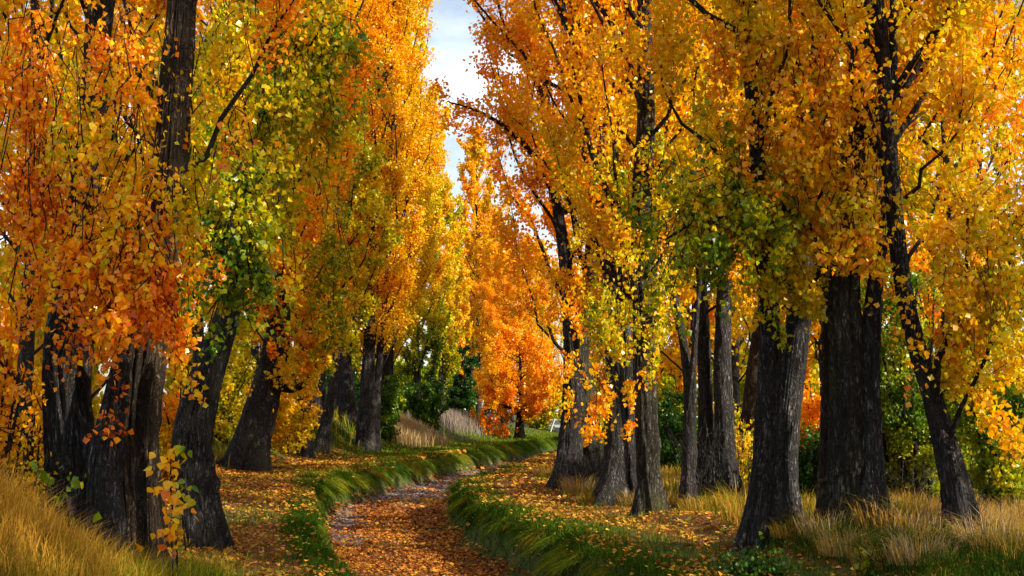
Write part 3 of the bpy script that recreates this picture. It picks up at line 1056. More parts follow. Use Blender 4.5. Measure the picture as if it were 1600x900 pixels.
make_tree('poplar with low green skirts and gold top, standing over the pale dry grass',
          (648, 688), [[(646, 690, 22), (650, 660, 18), (652, 600, 14), (648, 480, 9)]],
          0.9, 20.0, 2.3, 44000, 0.150, 0.50, tint_low=-0.40, prof=flame, rise=2.2, group=LR, seed=28, ring=26, rough=0.14, Y=82, tint_x=-0.05, per_m=3.6)
make_tree('yellow poplar second from the far end of the left row, green at its foot',
          (690, 684), [[(690, 686, 16), (690, 640, 12), (688, 540, 8)]],
          0.9, 17.5, 1.9, 26000, 0.17, 0.43, prof=flame, rise=2.2, tint_low=-0.22, group=LR, seed=29, ring=22, Y=98, per_m=3.4)
make_tree('tall pointed golden poplar at the far end below the sky gap',
          (748, 678), [[(748, 680, 14), (748, 620, 10), (746, 500, 7)]],
          2.0, 26.5, 2.7, 36000, 0.20, 0.54, prof=flame, rise=2.2, seed=30, ring=20, Y=126, group='golden poplars closing the far end of the channel', per_m=3.2)
make_tree('small bare-topped yellow poplar between the left row and the far pointed one',
          (716, 680), [[(716, 682, 12), (715, 620, 9), (712, 500, 6)]],
          2.0, 16.5, 1.1, 6000, 0.20, 0.56, seed=31, ring=18, Y=112, group='golden poplars closing the far end of the channel')
make_tree('low spreading maple with burnt-orange crown reaching over the channel at its far bend',
          (812, 686), [[(812, 688, 16), (812, 660, 14), (816, 630, 11), (812, 590, 8)]],
          0.9, 6.2, 2.7, 20000, 0.14, 0.64, seed=32, ring=24, Y=92, name='maple_tree', prof=roundc, rise=0.5, per_m=7, subs=16,
          extra_limbs=[[(812, 650, 8, 0), (800, 638, 6, -.5), (780, 634, 5, -.8), (762, 640, 3, -1)], [(815, 640, 8, 0), (840, 620, 6, -.5), (865, 612, 4, -1), (880, 615, 3, -1)]],
          sprays=[(778, 655, -.5, 34, 26, 2400, .70), (820, 600, -.5, 60, 40, 2500, .58)])

# ---- trees standing behind the two rows: one grown, the rest copied
def back_tree(seed, **kw):
    t = make_tree('placeholder', (800, 700), [[(800, 700, 14), (801, 640, 12), (798, 560, 9)]], 1.6, 21, 2.6, 20000, 0.13, 0.5, seed=seed,
                  ring=18, Y=60, rough=0.14, per_m=2.6, limb_parts=8, clump=0.14, **kw)
    return t


def set_tree(src, first, px, Y, rz, s, label, group, shift):
    p = P(px, 640, Y)
    loc = (p[0], p[1], float(gz(p[0], p[1])) - 0.02)
    if first:
        src.location = loc
        src.rotation_euler = (0, 0, rz)
        src.scale = (s, s, s)
        src['label'] = label
        src['group'] = group
        for ch in src.children:
            ch['tint_shift'] = float(shift)
        return src
    return copy_thing(src, loc, rz, (s, s, s), label, group, shift)


BT = [back_tree(41), back_tree(42, tint_low=-0.1)]
RB = 'trees glowing in the sun behind the right row'
LB = 'trees crowded behind the left row'
used = set()
spec = [
    (0, 1010, 50, 0.5, 1.0, 'yellow poplar glowing behind the gap right of the straight dark trunk', RB, 0.06),
    (1, 1075, 44, 1.9, 0.95, 'orange-gold tree filling the gap behind the thin dark poplar', RB, 0.10),
    (0, 1150, 48, 3.2, 1.05, 'lemon-yellow tree seen between the grey pair and the reddish slender trunk', RB, -0.04),
    (1, 1235, 42, 4.4, 1.0, 'green-gold tree behind the twin-trunked poplar', RB, 0.0),
    (0, 1290, 34, 5.4, 0.9, 'orange crown showing between the twin-trunked poplar and the massive trunk', RB, 0.14),
    (1, 1400, 36, 0.9, 1.0, 'gold tree rising above the green thicket right of the massive trunk', RB, 0.04),
    (0, 1478, 32, 2.6, 0.85, 'gold tree with an upright dark stem behind the thin leaning poplar', RB, 0.10),
    (1, 955, 58, 3.9, 1.05, 'orange tree far behind the fused leaning stems', RB, 0.16),
    (1, 30, 24, 1.0, 0.9, 'russet tree at the left edge behind the foreground clump', LB, 0.02),
    (0, 130, 31, 2.2, 1.0, 'orange tree behind the dark left stem of the foreground clump', LB, 0.08),
    (1, 225, 38, 3.0, 1.05, 'orange tree seen between the stems of the foreground clump', LB, 0.06),
    (0, 310, 46, 4.6, 1.1, 'gold tree behind the black-barked bending poplar', LB, 0.02),
    (1, 395, 56, 0.2, 1.1, 'orange-gold tree behind the heavy leaning poplar', LB, 0.06),
    (0, 470, 70, 1.5, 1.25, 'tall orange tree rising behind the slim yellow-green poplar', LB, 0.06),
    (1, 612, 92, 3.3, 1.1, 'dark olive tree between the ribbed double trunk and the green-skirted poplar', LB, -0.12),
]
for v, px, Y, rz, s, lab, grp, sh in spec:
    set_tree(BT[v], v not in used, px, Y, rz, s, lab, grp, sh)
    used.add(v)
for k in range(9):
    copy_thing(BT[k % 2], (P(985 + 78 * k, 640, 58 + (k * 7) % 16)[0], 58 + (k * 7) % 16, 0.4), k * 1.3, (1.15, 1.15, .95), 'sunlit gold tree deep behind the right row, mostly hidden',
               'deep trees behind the right row', -0.10 + 0.04 * ((k * 3) % 4))
for k in range(9):
    Yk = 66 + (k * 11) % 30
    copy_thing(BT[k % 2], (P(-10 + 70 * k, 640, Yk)[0], Yk, 1.2), k * 1.7, (1.25, 1.25, 1.0), 'amber tree deep behind the left row, mostly hidden',
               'deep trees behind the left row', 0.06 + 0.04 * ((k * 3) % 3))
# golden trees closing the far end right of the pointed one
far = [(800, 132, 0.3, .78, 'golden tree in the haze above the orange maple, left of the right row', .08),
       (842, 124, 2.0, .62, 'yellow tree low behind the right edge of the orange maple', .04),
       (880, 118, 4.0, .70, 'yellow-green tree beyond the far bend beside the pale road', -.06),
       (770, 150, 5.0, .80, 'amber tree just behind the tall pointed golden poplar', .08),
       (925, 95, 1.0, .95, 'orange tree beyond the first trunk of the right row', .12),
       (690, 150, 1.3, .66, 'pale yellow tree far behind the left row end', .02)]
for k, (px, Y, rz, s, lab, sh) in enumerate(far):
    set_tree(BT[k % 2], False, px, Y, rz, s, lab, 'golden trees beyond the far bend', sh)
# the right row goes on towards and past the camera, out of frame, and shades the channel
for k, (x, y, rz, s, v) in enumerate([(8.6, 10.5, 0.4, .92, 0), (9.4, 5.0, 2.1, .9, 1), (8.2, -1.5, 4.0, .95, 0)]):
    copy_thing(BT[v], (x, y, float(gz(x, y))), rz, (s, s, s), 'poplar of the right row standing out of the frame beside the viewer',
               'poplars of the right row outside the frame', 0.05)

for k, (x, y) in enumerate([(15, 8), (20, 41), (22, 50), (15, 0), (24, 60)]):  # unseen trees added on the right to block the low sun
    copy_thing(BT[k % 2], (x, y, float(gz(x, y))), k * 2.1, (1.0, 1.0, .85), 'unseen tree added out of the frame on the right to cast shade',
               'added shade trees outside the frame', 0.0)

# ------------------------------------------------------------------ bushes and thickets
def make_bush(label, px, Y, w, h, n, size, tint, seed, cat='bush', name='leafy_bush', clump=0.14, group=None, nst=16, mat=None, z=None, nice=0.09):
    rng = np.random.default_rng(seed)
    p = P(px, 640, Y)
    g = float(gz(p[0], p[1]))
    base = np.array([p[0], p[1], g])
    root = thing(name, label, cat, base, group)
    stems, shoots = [], []
    for k in range(nst):
        a = rng.uniform(0, 6.28)
        rr = w * rng.uniform(0.1, 1.0) ** 0.7
        hh = h * rng.uniform(0.6, 1.08) * (1 - 0.35 * (rr / w) ** 2)
        s = np.linspace(0, 1, 6)
        x0, y0 = rng.normal(0, w * 0.18, 2)
        path = np.stack([x0 + rr * np.cos(a) * s ** 1.3, y0 + 0.7 * rr * np.sin(a) * s ** 1.3, -0.05 + hh * s, 0.03 * h / 3 * (1 - 0.8 * s) + 0.004], -1)
        stems.append(path)
        for q in range(14):
            t = rng.uniform(0.04, 1)
            i = min(int(t * 5), 4)
            c = path[i, :3] * (1 - (t * 5 - i)) + path[i + 1, :3] * (t * 5 - i)
            d = rng.normal(0, 0.6, 3)
            d[2] = abs(d[2]) * 0.7 + 0.2
            shoots.append((c, c + d * rng.uniform(0.25, 0.75) * max(w, 1) * 0.45))
    parts = [tube_arrays(s_, 5) for s_ in stems] + [shoot_arrays(shoots, 0.006)]
    v, s, l = join_arrays(parts)
    link('stems', mesh_np('stems', v, s, l, M_TWIG, True), root, kind='stuff')
    pos, _ = leaves_on(rng, shoots, None, n, nice)
    pos[:, 2] = np.maximum(pos[:, 2], 0.03)
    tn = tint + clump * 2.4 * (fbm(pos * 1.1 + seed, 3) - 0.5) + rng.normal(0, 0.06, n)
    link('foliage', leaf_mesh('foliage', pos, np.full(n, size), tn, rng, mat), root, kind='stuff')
    return root


make_bush('tall dense green thicket right of the massive poplar trunk', 1412, 27, 1.35, 4.6, 22000, 0.075, 0.27, 51, 'thicket', 'green_thicket')
make_bush('green thicket flecked with orange at the right edge behind dry grass', 1575, 25, 1.5, 3.4, 18000, 0.075, 0.32, 52, 'thicket', 'green_thicket', clump=0.26)
make_bush('deep green thicket behind the foot of the thin leaning poplar', 1490, 30, 1.6, 3.6, 16000, 0.08, 0.22, 53, 'thicket', 'green_thicket')
make_bush('fiery orange bush between the twin-trunked poplar and the massive trunk', 1272, 29, 0.62, 2.6, 8000, 0.075, 0.64, 54)
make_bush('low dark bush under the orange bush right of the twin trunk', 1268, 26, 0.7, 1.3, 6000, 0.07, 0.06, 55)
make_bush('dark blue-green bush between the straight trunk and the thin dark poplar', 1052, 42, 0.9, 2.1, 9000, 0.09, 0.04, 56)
make_bush('small gold-leaved sucker growing at the foot of the reddish slender poplar', 1150, 33, 0.5, 1.5, 1600, 0.08, 0.45, 57)
make_bush('yellow-green bush hanging right of the grey pair of trunks', 1215, 36, 0.9, 3.6, 10000, 0.09, 0.38, 58)
make_bush('dark green conical bush left of the orange maple at the far bend', 730, 104, 2.2, 5.6, 14000, 0.17, 0.03, 59)
make_bush('silver-green poplar sucker right of the ribbed double trunk', 600, 66, 1.0, 3.0, 8000, 0.11, 0.14, 60)
make_bush('gold hanging bush between the leaning poplar and the stump-like grey trunk', 447, 50, 1.3, 3.4, 12000, 0.10, 0.50, 61)
make_bush('deep green bush hiding the foot of the pale grass poplar', 668, 80, 1.4, 3.4, 9000, 0.14, 0.10, 62)
make_bush('gold and rust undergrowth at the left edge behind the golden grass', -5, 13.4, 0.30, 2.6, 3000, 0.055, 0.62, 63, 'undergrowth', clump=0.2)
make_bush('rust-gold undergrowth against the left stem of the foreground clump', 50, 15.6, 0.15, 2.0, 1000, 0.055, 0.60, 64, 'undergrowth', clump=0.2)
make_bush('olive bush behind the slope left of the heavy leaning poplar', 350, 47, 1.5, 4.0, 9000, 0.11, 0.38, 65)
make_bush('amber bush behind the gap left of the black-barked poplar', 268, 36, 1.2, 3.4, 8000, 0.09, 0.60, 66)
make_bush('yellow-green shrub by the pale road under the maple', 845, 112, 2.4, 3.0, 8000, 0.18, 0.36, 67)
make_bush('low green bush at the far bend behind the white railing', 930, 112, 3.0, 2.6, 8000, 0.18, 0.14, 68)
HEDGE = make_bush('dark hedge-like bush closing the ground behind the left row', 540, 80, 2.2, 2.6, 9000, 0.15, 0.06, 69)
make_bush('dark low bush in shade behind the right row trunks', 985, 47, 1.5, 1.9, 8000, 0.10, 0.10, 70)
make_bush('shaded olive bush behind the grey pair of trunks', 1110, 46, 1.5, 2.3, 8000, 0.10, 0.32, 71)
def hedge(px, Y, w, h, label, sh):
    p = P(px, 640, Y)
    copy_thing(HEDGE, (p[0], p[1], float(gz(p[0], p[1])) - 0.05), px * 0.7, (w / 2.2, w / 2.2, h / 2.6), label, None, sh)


hedge(520, 96, 4.5, 6.0, 'dull green hedge mass behind the slanting slim poplar', 0.20)
hedge(630, 118, 5.0, 7.0, 'olive hedge mass far behind the silver-green sucker', 0.24)
hedge(690, 128, 5.0, 6.0, 'olive hedge mass closing the meadow behind the grey weeds', 0.30)
hedge(1045, 72, 4.0, 5.5, 'sunlit green hedge mass between the straight trunk and the thin dark poplar', 0.26)
hedge(1130, 64, 3.4, 4.4, 'yellow-green hedge mass low behind the grey pair of trunks', 0.30)
hedge(960, 88, 4.0, 5.0, 'gold-green hedge mass behind the fused stems', 0.34)
hedge(330, 70, 4.0, 5.5, 'dull gold hedge mass behind the bending poplar', 0.34)
hedge(100, 40, 2.6, 4.6, 'dull gold bush mass seen between the left foreground stems', 0.36)
hedge(20, 34, 2.4, 4.0, 'rusty bush mass at the left edge behind the foreground clump', 0.52)
hedge(1210, 60, 3.4, 4.0, 'yellow-green hedge mass low behind the twin-trunked poplar', 0.28)
# bright saplings of yellow-green leaves
make_bush('fresh green sprout against the dark left stem of the foreground clump', 88, 11.9, 0.07, 1.15, 60, 0.085, 0.22, 72, 'sprout', 'leafy_sprout', nst=2, nice=0.04)
make_bush('small bright green weed at the bottom right under the massive trunk', 1358, 14.2, 0.22, 0.24, 90, 0.07, 0.18, 73, 'weed', 'leafy_sprout', nst=5, nice=0.04)


for px_, Y_, w_, h_, n_, t_, lab_ in [
        (1180, 14.2, .35, .24, 1100, .10, 'low dark scrub at the edge of the grass, bottom right of the channel'),
        ]:
    make_bush(lab_, px_, Y_, w_, h_, n_, 0.045, t_, 200 + px_, 'scrub', 'low_scrub', nst=12, nice=0.07)


# the hanging shoot of large heart-shaped leaves beside the foreground clump
def hanging_shoot():
    rng = np.random.default_rng(80)
    c = P(272, 700, 11.6)
    g = float(gz(c[0], c[1]))
    base = np.array([c[0], c[1], g])
    root = thing('leafy_sucker', 'upright sucker of large gold and green leaves lit by the sun beside the foreground clump', 'sucker', base)
    px = [(278, 905), (276, 860), (270, 800), (266, 745), (270, 705), (284, 696)]
    path = [[*(P(x, y, 11.6) - base), 0.008] for x, y in px]
    path2 = [[*(P(x + 14, y, 11.55) - base), 0.006] for x, y in px[1:]]
    v, s, l = join_arrays([tube_arrays(resample(path, 0.1), 6), tube_arrays(resample(path2, 0.1), 6)])
    link('stem', mesh_np('stem', v, s, l, M_TWIG, True), root)
    for k in range(96):
        y = rng.uniform(695, 872)
        x = 272 + rng.normal(0, 15) + 6 * math.sin(y * 0.05)
        q = P(x, y, 11.5 + rng.uniform(-0.15, 0.15)) - base
        t = 0.56 - 0.30 * (x > 280) * (rng.uniform() < 0.75) + rng.normal(0, 0.08) + (0.08 if y > 760 else 0)
        one_leaf(root, q, rng.uniform(0.045, 0.095), t, rng)


hanging_shoot()




# ------------------------------------------------------------------ pale road and white railing past the far bend
def road_and_rail():
    a = P(868, 672, 122)
    xs = [(866, 128), (960, 128), (960, 112), (868, 112)]
    V = []
    for px, Y in xs:
        p = P(px, 650, Y)
        V.append([p[0], p[1], 0.55])
    V += [[v[0], v[1], -0.4] for v in V]
    fs = [(0, 3, 2, 1), (3, 7, 6, 2), (0, 4, 7, 3), (2, 6, 5, 1), (1, 5, 4, 0)]
    link('road', mesh_np('road', V, [4] * 5, np.concatenate([np.array(f) for f in fs]), M_ROAD), kind='structure')
    b = P(860, 650, 111)
    base = np.array([b[0], b[1], float(gz(b[0], b[1]))])
    root = thing('railing', 'white metal railing with a slanting post beside the pale road at the far bend', 'railing', base)
    for dx, ln in ((0.0, 0.35), (1.3, 0.0), (2.6, 0.0)):
        v, s, l = tube_arrays(np.array([[dx, 0, -0.05, .045], [dx + ln * 0.5, 0, .5, .045], [dx + ln, 0, 1.0, .045]]), 8)
        link('post', mesh_np('post', v, s, l, M_WHITE), root)
    for z in (0.5, 0.92):
        v, s, l = tube_arrays(np.array([[-0.1, 0.07, z, .03], [1.3, 0.07, z, .03], [2.9, 0.07, z, .03]]), 8)
        link('rail', mesh_np('rail', v, s, l, M_WHITE), root)


road_and_rail()

# ------------------------------------------------------------------ tussocks overhanging the banks
def tussock_mesh(seed, n, w, h, tint, hang):
    rng = np.random.default_rng(seed)
    a = rng.uniform(0, 6.28, n)
    r = w * np.sqrt(rng.uniform(0, 1, n))
    base = np.stack([r * np.cos(a), r * np.sin(a), np.zeros(n)], -1)
    hh = h * rng.uniform(0.6, 1.15, n) * (1 - 0.35 * (r / w) ** 2)
    lean = rng.uniform(0.3, 1.0, n) * w * 0.9
    az = a + rng.normal(0, 0.5, n)
    me = blade_mesh('grass_tussock', base, hh, rng.uniform(0.010, 0.020, n), lean, tint + rng.normal(0, 0.05, n) + 0.10 * rng.uniform(size=n) ** 4, rng, leandir=az)
    # blades on the channel side hang over the edge (local +X)
    co = np.empty(len(me.vertices) * 3, np.float32)
    me.vertices.foreach_get('co', co)
    co = co.reshape(-1, 5, 3)
    side = np.clip(base[:, 0] / w, 0, 1) * hang
    co[:, 4, 2] -= side * (hh * 1.0 + 0.42)
    co[:, 2:4, 2] -= (side * 0.38)[:, None]
    co[:, 4, 0] += side * 0.16
    co[:, 2:4, 0] += (side * 0.12)[:, None]
    co[:, 0:2, 2] -= (side * 0.12)[:, None]
    me.vertices.foreach_set('co', co.ravel())
    me.update()
    return me


TUS = [tussock_mesh(90 + k, 520, w, h, t, 1.0) for k, (w, h, t) in enumerate([(0.40, 0.36, 0.24), (0.46, 0.30, 0.32), (0.36, 0.40, 0.20), (0.44, 0.34, 0.40)])]


def tussocks():
    rng = np.random.default_rng(95)

    def put(x, y, face, label, group, s):
        o = link('grass_tussock', TUS[rng.integers(4)])
        o.location = (x, y, float(gz(x, y)) - 0.03)
        o.rotation_euler = (0, 0, face + rng.uniform(-0.4, 0.4))
        o.scale = (s, s * rng.uniform(0.9, 1.2), s * rng.uniform(0.65, 1.1))
        o['tint_shift'] = float(rng.uniform(-0.10, 0.14))
        o['label'] = label
        o['category'] = 'grass tussock'
        o['group'] = group

    y = 20.5
    while y < 92:
        s = rng.uniform(0.35, 0.62) if y < 33 else rng.uniform(0.8, 1.2)
        x = float(lipL(y)) - 0.12
        zone = ('in the near curve of the left bank' if y < 34 else 'in the middle reach of the left bank' if y < 58 else 'at the far bend of the left bank')
        face = math.atan2(-(float(lipL(y + .5)) - float(lipL(y - .5))), 1.0)
        put(x, y, face, 'rounded grass tussock at the channel edge ' + zone, 'grass tussocks ' + zone, s)
        y += rng.uniform(0.35, 0.65) if y < 33 else rng.uniform(0.6, 1.05)
    y = 14.5
    while y < 62:
        if rng.uniform() < 0.22:
            y += 0.4
            continue
        s = rng.uniform(0.4, 0.95)
        x = float(lipR(y)) + 0.10
        zone = ('in the foreground of the right bank' if y < 24 else 'on the bulge of the right bank' if y < 40 else 'beyond the bulge of the right bank')
        face = math.pi - math.atan2((float(lipR(y + .5)) - float(lipR(y - .5))), 1.0)
        put(x, y, face, 'shaggy grass tussock at the channel edge ' + zone, 'grass tussocks ' + zone, s)
        y += rng.uniform(0.35, 0.62) if y < 40 else rng.uniform(0.9, 1.5)


tussocks()


def dry_tufts():
    rng = np.random.default_rng(97)
    ms = []
    for k, (w, h, t, n) in enumerate([(0.34, 0.52, 0.90, 420), (0.30, 0.60, 0.72, 380), (0.38, 0.42, 0.80, 460)]):
        a = rng.uniform(0, 6.28, n)
        r = w * np.sqrt(rng.uniform(0, 1, n))
        base = np.stack([r * np.cos(a), r * np.sin(a), np.zeros(n)], -1)
        hh = h * rng.uniform(0.35, 1.15, n) * (1 - 0.3 * (r / w) ** 2)
        ms.append(blade_mesh('dry_tuft', base, hh, rng.uniform(0.005, 0.010, n), hh * rng.uniform(0.2, 1.1, n), t + rng.normal(0, 0.06, n) - 0.3 * (rng.uniform(size=n) < .2), rng, leandir=a + rng.normal(0, 0.7, n)))
    spots = [(905, 772, 0, 1.1, 'grey-straw grass tuft at the foot of the broad dark poplar'),
             (935, 786, 2, .9, 'pale grass tuft left of the two fused stems'),
             (990, 790, 0, .8, 'pale grass tuft between the fused stems and the straight dark trunk'),
             (1048, 792, 0, 1.0, 'grey grass tuft between the straight dark trunk and the thin dark poplar'),
             (1100, 800, 2, 1.1, 'straw grass tuft before the grey pair of trunks'),
             (1145, 802, 1, 1.1, 'golden grass tuft left of the twin-trunked poplar, the taller of two'),
             (1160, 815, 1, .9, 'golden grass tuft touching the left foot of the twin-trunked poplar'),
             (1262, 815, 1, 1.0, 'golden grass tuft right of the twin-trunked poplar'),
             (1240, 838, 2, .7, 'short straw grass tuft under the pale split of the twin trunk'),
             (1290, 838, 0, .9, 'grey-straw grass tuft at the left foot of the massive poplar'),
             (1385, 832, 0, 1.2, 'large pale grass tuft at the right foot of the massive poplar'),
             (1425, 838, 0, 1.0, 'pale grass tuft midway between the massive and the thin leaning poplar'),
             (1475, 855, 2, .8, 'straw grass tuft at the left foot of the thin leaning poplar'),
             (1545, 860, 0, 1.1, 'pale grass tuft right of the thin leaning poplar'),
             (1320, 868, 0, .8, 'grey-straw grass tuft before the massive poplar, low in the picture'),
             (1440, 880, 0, .9, 'pale grass tuft before the thin leaning poplar, low in the picture'),
             (1375, 890, 2, .7, 'small straw grass tuft beside the bright green weed'),
             (1585, 875, 2, 1.0, 'straw grass tuft in the bottom right corner'),
             (860, 745, 0, .9, 'grey grass tuft on the right bank, left of the first trunk')]
    for px, py, k, sc_, lab in spots:
        p = ground_hit(px, py)
        o = link('dry_tuft', ms[k])
        o.location = (p[0], p[1], float(gz(p[0], p[1])) - 0.02)
        o.rotation_euler = (0, 0, rng.uniform(0, 6.28))
        o.scale = (sc_, sc_, sc_)
        o['tint_shift'] = float(rng.uniform(-0.16, 0.0))
        o['label'] = lab
        o['category'] = 'grass tuft'
        o['group'] = 'dry grass tufts under the right row'


dry_tufts()

# ------------------------------------------------------------------ grass cover
def scatter(n, x0, x1, y0, y1, dens, rng, ypow=1.0):
    out = []
    got = 0
    while got < n:
        m = n * 3
        y = y0 + (y1 - y0) * rng.uniform(size=m) ** ypow
        x = rng.uniform(x0, x1, m) if np.isscalar(x0) else None
        keep = rng.uniform(size=m) < dens(x, y)
        keep &= np.abs(x) < y * 0.39 + 1.0
        out.append(np.stack([x[keep], y[keep]], -1))
        got += keep.sum()
        if got == 0:
            break
    return np.vstack(out)[:n]


def grass(name, label, cat, n, box, dens, hmin, hmax, tintf, seed, wid=(0.006, 0.013), lean=0.5, ypow=1.0, wscale=True):
    rng = np.random.default_rng(seed)
    xy = scatter(n, box[0], box[1], box[2], box[3], dens, rng, ypow)
    x, y = xy[:, 0], xy[:, 1]
    z = gz(x, y)
    h = rng.uniform(hmin, hmax, len(x))
    w = rng.uniform(*wid, len(x))
    if wscale:
        w = w * np.clip(y / 18, 0.8, 3.5)
    base = np.stack([x, y, z - 0.01], -1)
    tn = tintf(x, y, h, rng)
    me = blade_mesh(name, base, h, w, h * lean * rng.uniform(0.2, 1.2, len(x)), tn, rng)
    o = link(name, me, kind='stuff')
    o['label'] = label
    o['category'] = cat
    return o


def patch(x, y, sc, seed, lo, hi):
    return sstep(lo, hi, fbm(xyz(x * sc, y * sc * 0.7, seed), 3))


# near left mound
grass('tall_grass', 'tall golden and green grass covering the mound at the bottom left', 'grass', 26000, (-6.5, -1.9, 6.6, 13.5),
      lambda x, y: sstep(-2.3, -2.8, x) * (0.25 + 0.75 * patch(x, y, 1.3, 1.0, 0.3, 0.6)), 0.18, 0.50,
      lambda x, y, h, r: np.clip(0.30 - 0.28 * sstep(9.0, 7.6, y) + 0.66 * sstep(-0.35, 0.55, (gz(x, y) - 0.55) * 0.5 + (h - 0.3) * 2) * (0.4 + fbm(xyz(x * 1.5, y * 1.5, 2.0), 2)) + r.normal(0, 0.07, len(x)) - 0.05, 0, 0.74),
      101, wid=(0.004, 0.009), lean=0.65)
# left bank lawn
grass('lawn_grass', 'short green grass on the left bank between the leaves', 'grass', 28000, (-14, 2.5, 11, 70),
      lambda x, y: ((lipL(y) - x) > 0.0) * np.clip(1.05 - 1.1 * litter_at(x, y), 0.08, 1) * (0.3 + 0.7 * patch(x, y, 0.8, 4.0, 0.35, 0.6)), 0.05, 0.16,
      lambda x, y, h, r: 0.36 + 0.22 * (fbm(xyz(x * 0.7, y * 0.5, 5.0), 2) - 0.5) * 2 + r.normal(0, 0.08, len(x)), 102, wid=(0.008, 0.014), ypow=1.5)
# left bank edge fringe
grass('bank_grass', 'dark green grass fringing the brink of the left bank', 'grass', 12000, (-6, 1, 12, 40),
      lambda x, y: sstep(-0.35, -0.1, lipL(y) - x) * sstep(0.5, 0.1, lipL(y) - x), 0.08, 0.22,
      lambda x, y, h, r: 0.18 + r.normal(0, 0.07, len(x)), 103, wid=(0.008, 0.014), lean=0.8)
# slope behind the left row
grass('slope_grass', 'yellow-green tall grass on the slope behind the left row', 'grass', 16000, (-30, -6, 28, 80),
      lambda x, y: sstep(3.4, 5.5, lipL(y) - x) * (0.2 + 0.8 * patch(x, y, 0.5, 6.0, 0.35, 0.6)), 0.3, 0.75,
      lambda x, y, h, r: 0.42 + 0.45 * (fbm(xyz(x * 0.35, y * 0.25, 7.0), 2) - 0.4) + r.normal(0, 0.08, len(x)), 104, wid=(0.008, 0.016), lean=0.5)
# far meadow strip, lit bright green
grass('meadow_grass', 'bright green grass strip along the far left bank', 'grass', 12000, (-7, 9, 55, 112),
      lambda x, y: ((lipL(y) - x) > 0) * sstep(6, 3.5, lipL(y) - x), 0.08, 0.2,
      lambda x, y, h, r: 0.40 + r.normal(0, 0.06, len(x)), 105, wid=(0.010, 0.016))
# pale dry reeds at the far left
grass('dry_grass', 'pale straw grass stand beyond the ribbed double trunk', 'dry grass', 9000, (-9, -3.0, 66, 78),
      lambda x, y: np.exp(-(((x + 5.5) / 1.0) ** 2 + ((y - 72) / 3.5) ** 2)), 0.35, 0.9,
      lambda x, y, h, r: 0.88 + r.normal(0, 0.035, len(x)), 106, wid=(0.007, 0.012), lean=0.35)
grass('grey_grass', 'lavender-grey dead weeds at the far end of the left bank', 'dry grass', 6000, (-8, 1, 80, 100),
      lambda x, y: np.exp(-(((x + 4.2) / 1.2) ** 2 + ((y - 91) / 4.5) ** 2)), 0.3, 0.95,
      lambda x, y, h, r: 0.985 + r.normal(0, 0.02, len(x)), 107, wid=(0.006, 0.010), lean=0.25)
# right bank lawn
grass('verge_grass', 'short green grass on the right bank beside the leafy path', 'grass', 28000, (0.5, 16, 11.5, 75),
      lambda x, y: ((x - lipR(y)) > 0.0) * sstep(11, 7, x - lipR(y)) * np.clip(1.05 - 1.1 * litter_at(x, y), 0.06, 1) * (0.25 + 0.75 * patch(x, y, 0.8, 8.0, 0.35, 0.6)), 0.06, 0.20,
      lambda x, y, h, r: 0.35 + 0.22 * (fbm(xyz(x * 0.7, y * 0.5, 15.0), 2) - 0.5) * 2 + r.normal(0, 0.08, len(x)), 108, wid=(0.007, 0.013), ypow=1.5)
grass('brink_grass', 'dark green grass fringing the brink of the right bank', 'grass', 14000, (-2, 4, 12, 45),
      lambda x, y: sstep(-0.35, -0.1, x - lipR(y)) * sstep(0.8, 0.1, x - lipR(y)), 0.08, 0.24,
      lambda x, y, h, r: 0.17 + r.normal(0, 0.07, len(x)), 109, wid=(0.008, 0.014), lean=0.8)
# straw and golden tall grass under the right row
grass('straw_grass', 'straw and golden tall grass growing round the feet of the right row', 'dry grass', 25000, (2.2, 14, 13, 45),
      lambda x, y: sstep(3.0, 4.6, x - lipR(y)) * (0.06 + 0.94 * patch(x, y, 1.1, 9.0, 0.45, 0.6)), 0.08, 0.34,
      lambda x, y, h, r: 0.40 + 0.30 * sstep(13.5, 17.5, y) + 0.60 * (fbm(xyz(x * 0.6, y * 0.4, 10.0), 2) - 0.5) + r.normal(0, 0.09, len(x)), 110, wid=(0.004, 0.009), lean=0.55, ypow=1.4)
grass('edge_grass', 'pale seeding grass at the bottom right corner', 'dry grass', 7000, (4.6, 7.6, 12.5, 20),
      lambda x, y: patch(x, y, 1.2, 12.0, 0.38, 0.55), 0.2, 0.5,
      lambda x, y, h, r: 0.80 + 0.3 * (fbm(xyz(x, y, 13.0), 2) - 0.5) + r.normal(0, 0.06, len(x)), 111, wid=(0.004, 0.007), lean=0.6)
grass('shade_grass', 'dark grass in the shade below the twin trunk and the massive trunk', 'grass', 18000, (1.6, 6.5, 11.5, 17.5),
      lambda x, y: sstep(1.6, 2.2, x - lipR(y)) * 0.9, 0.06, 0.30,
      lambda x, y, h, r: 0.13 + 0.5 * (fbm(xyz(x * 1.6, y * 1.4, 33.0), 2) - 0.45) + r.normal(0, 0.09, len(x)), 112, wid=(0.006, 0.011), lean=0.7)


# ------------------------------------------------------------------ fallen leaves, pebbles, sticks
def fallen(name, label, n, box, dens, seed, s0=0.054, tint=0.5, ypow=1.0, lift=0.018):
    rng = np.random.default_rng(seed)
    xy = scatter(n, *box, dens, rng, ypow)
    x, y = xy[:, 0], xy[:, 1]
    z = gz(x, y) + lift + rng.uniform(0, 0.03, len(x))
    size = s0 * np.clip(y / 24, 1.0, 2.4) * rng.uniform(0.55, 1.35, len(x))
    tn = tint + 0.30 * (fbm(xyz(x * 0.8, y * 0.5, seed), 3) - 0.5) * 2 + rng.normal(0, 0.16, len(x))
    o = link(name, leaf_mesh(name, np.stack([x, y, z], -1), size, tn, rng, M_FALLEN, flat=True, val=rng.uniform(0.5, 1.25, len(x))), kind='stuff')
    o['label'] = label
    o['category'] = 'fallen leaves'


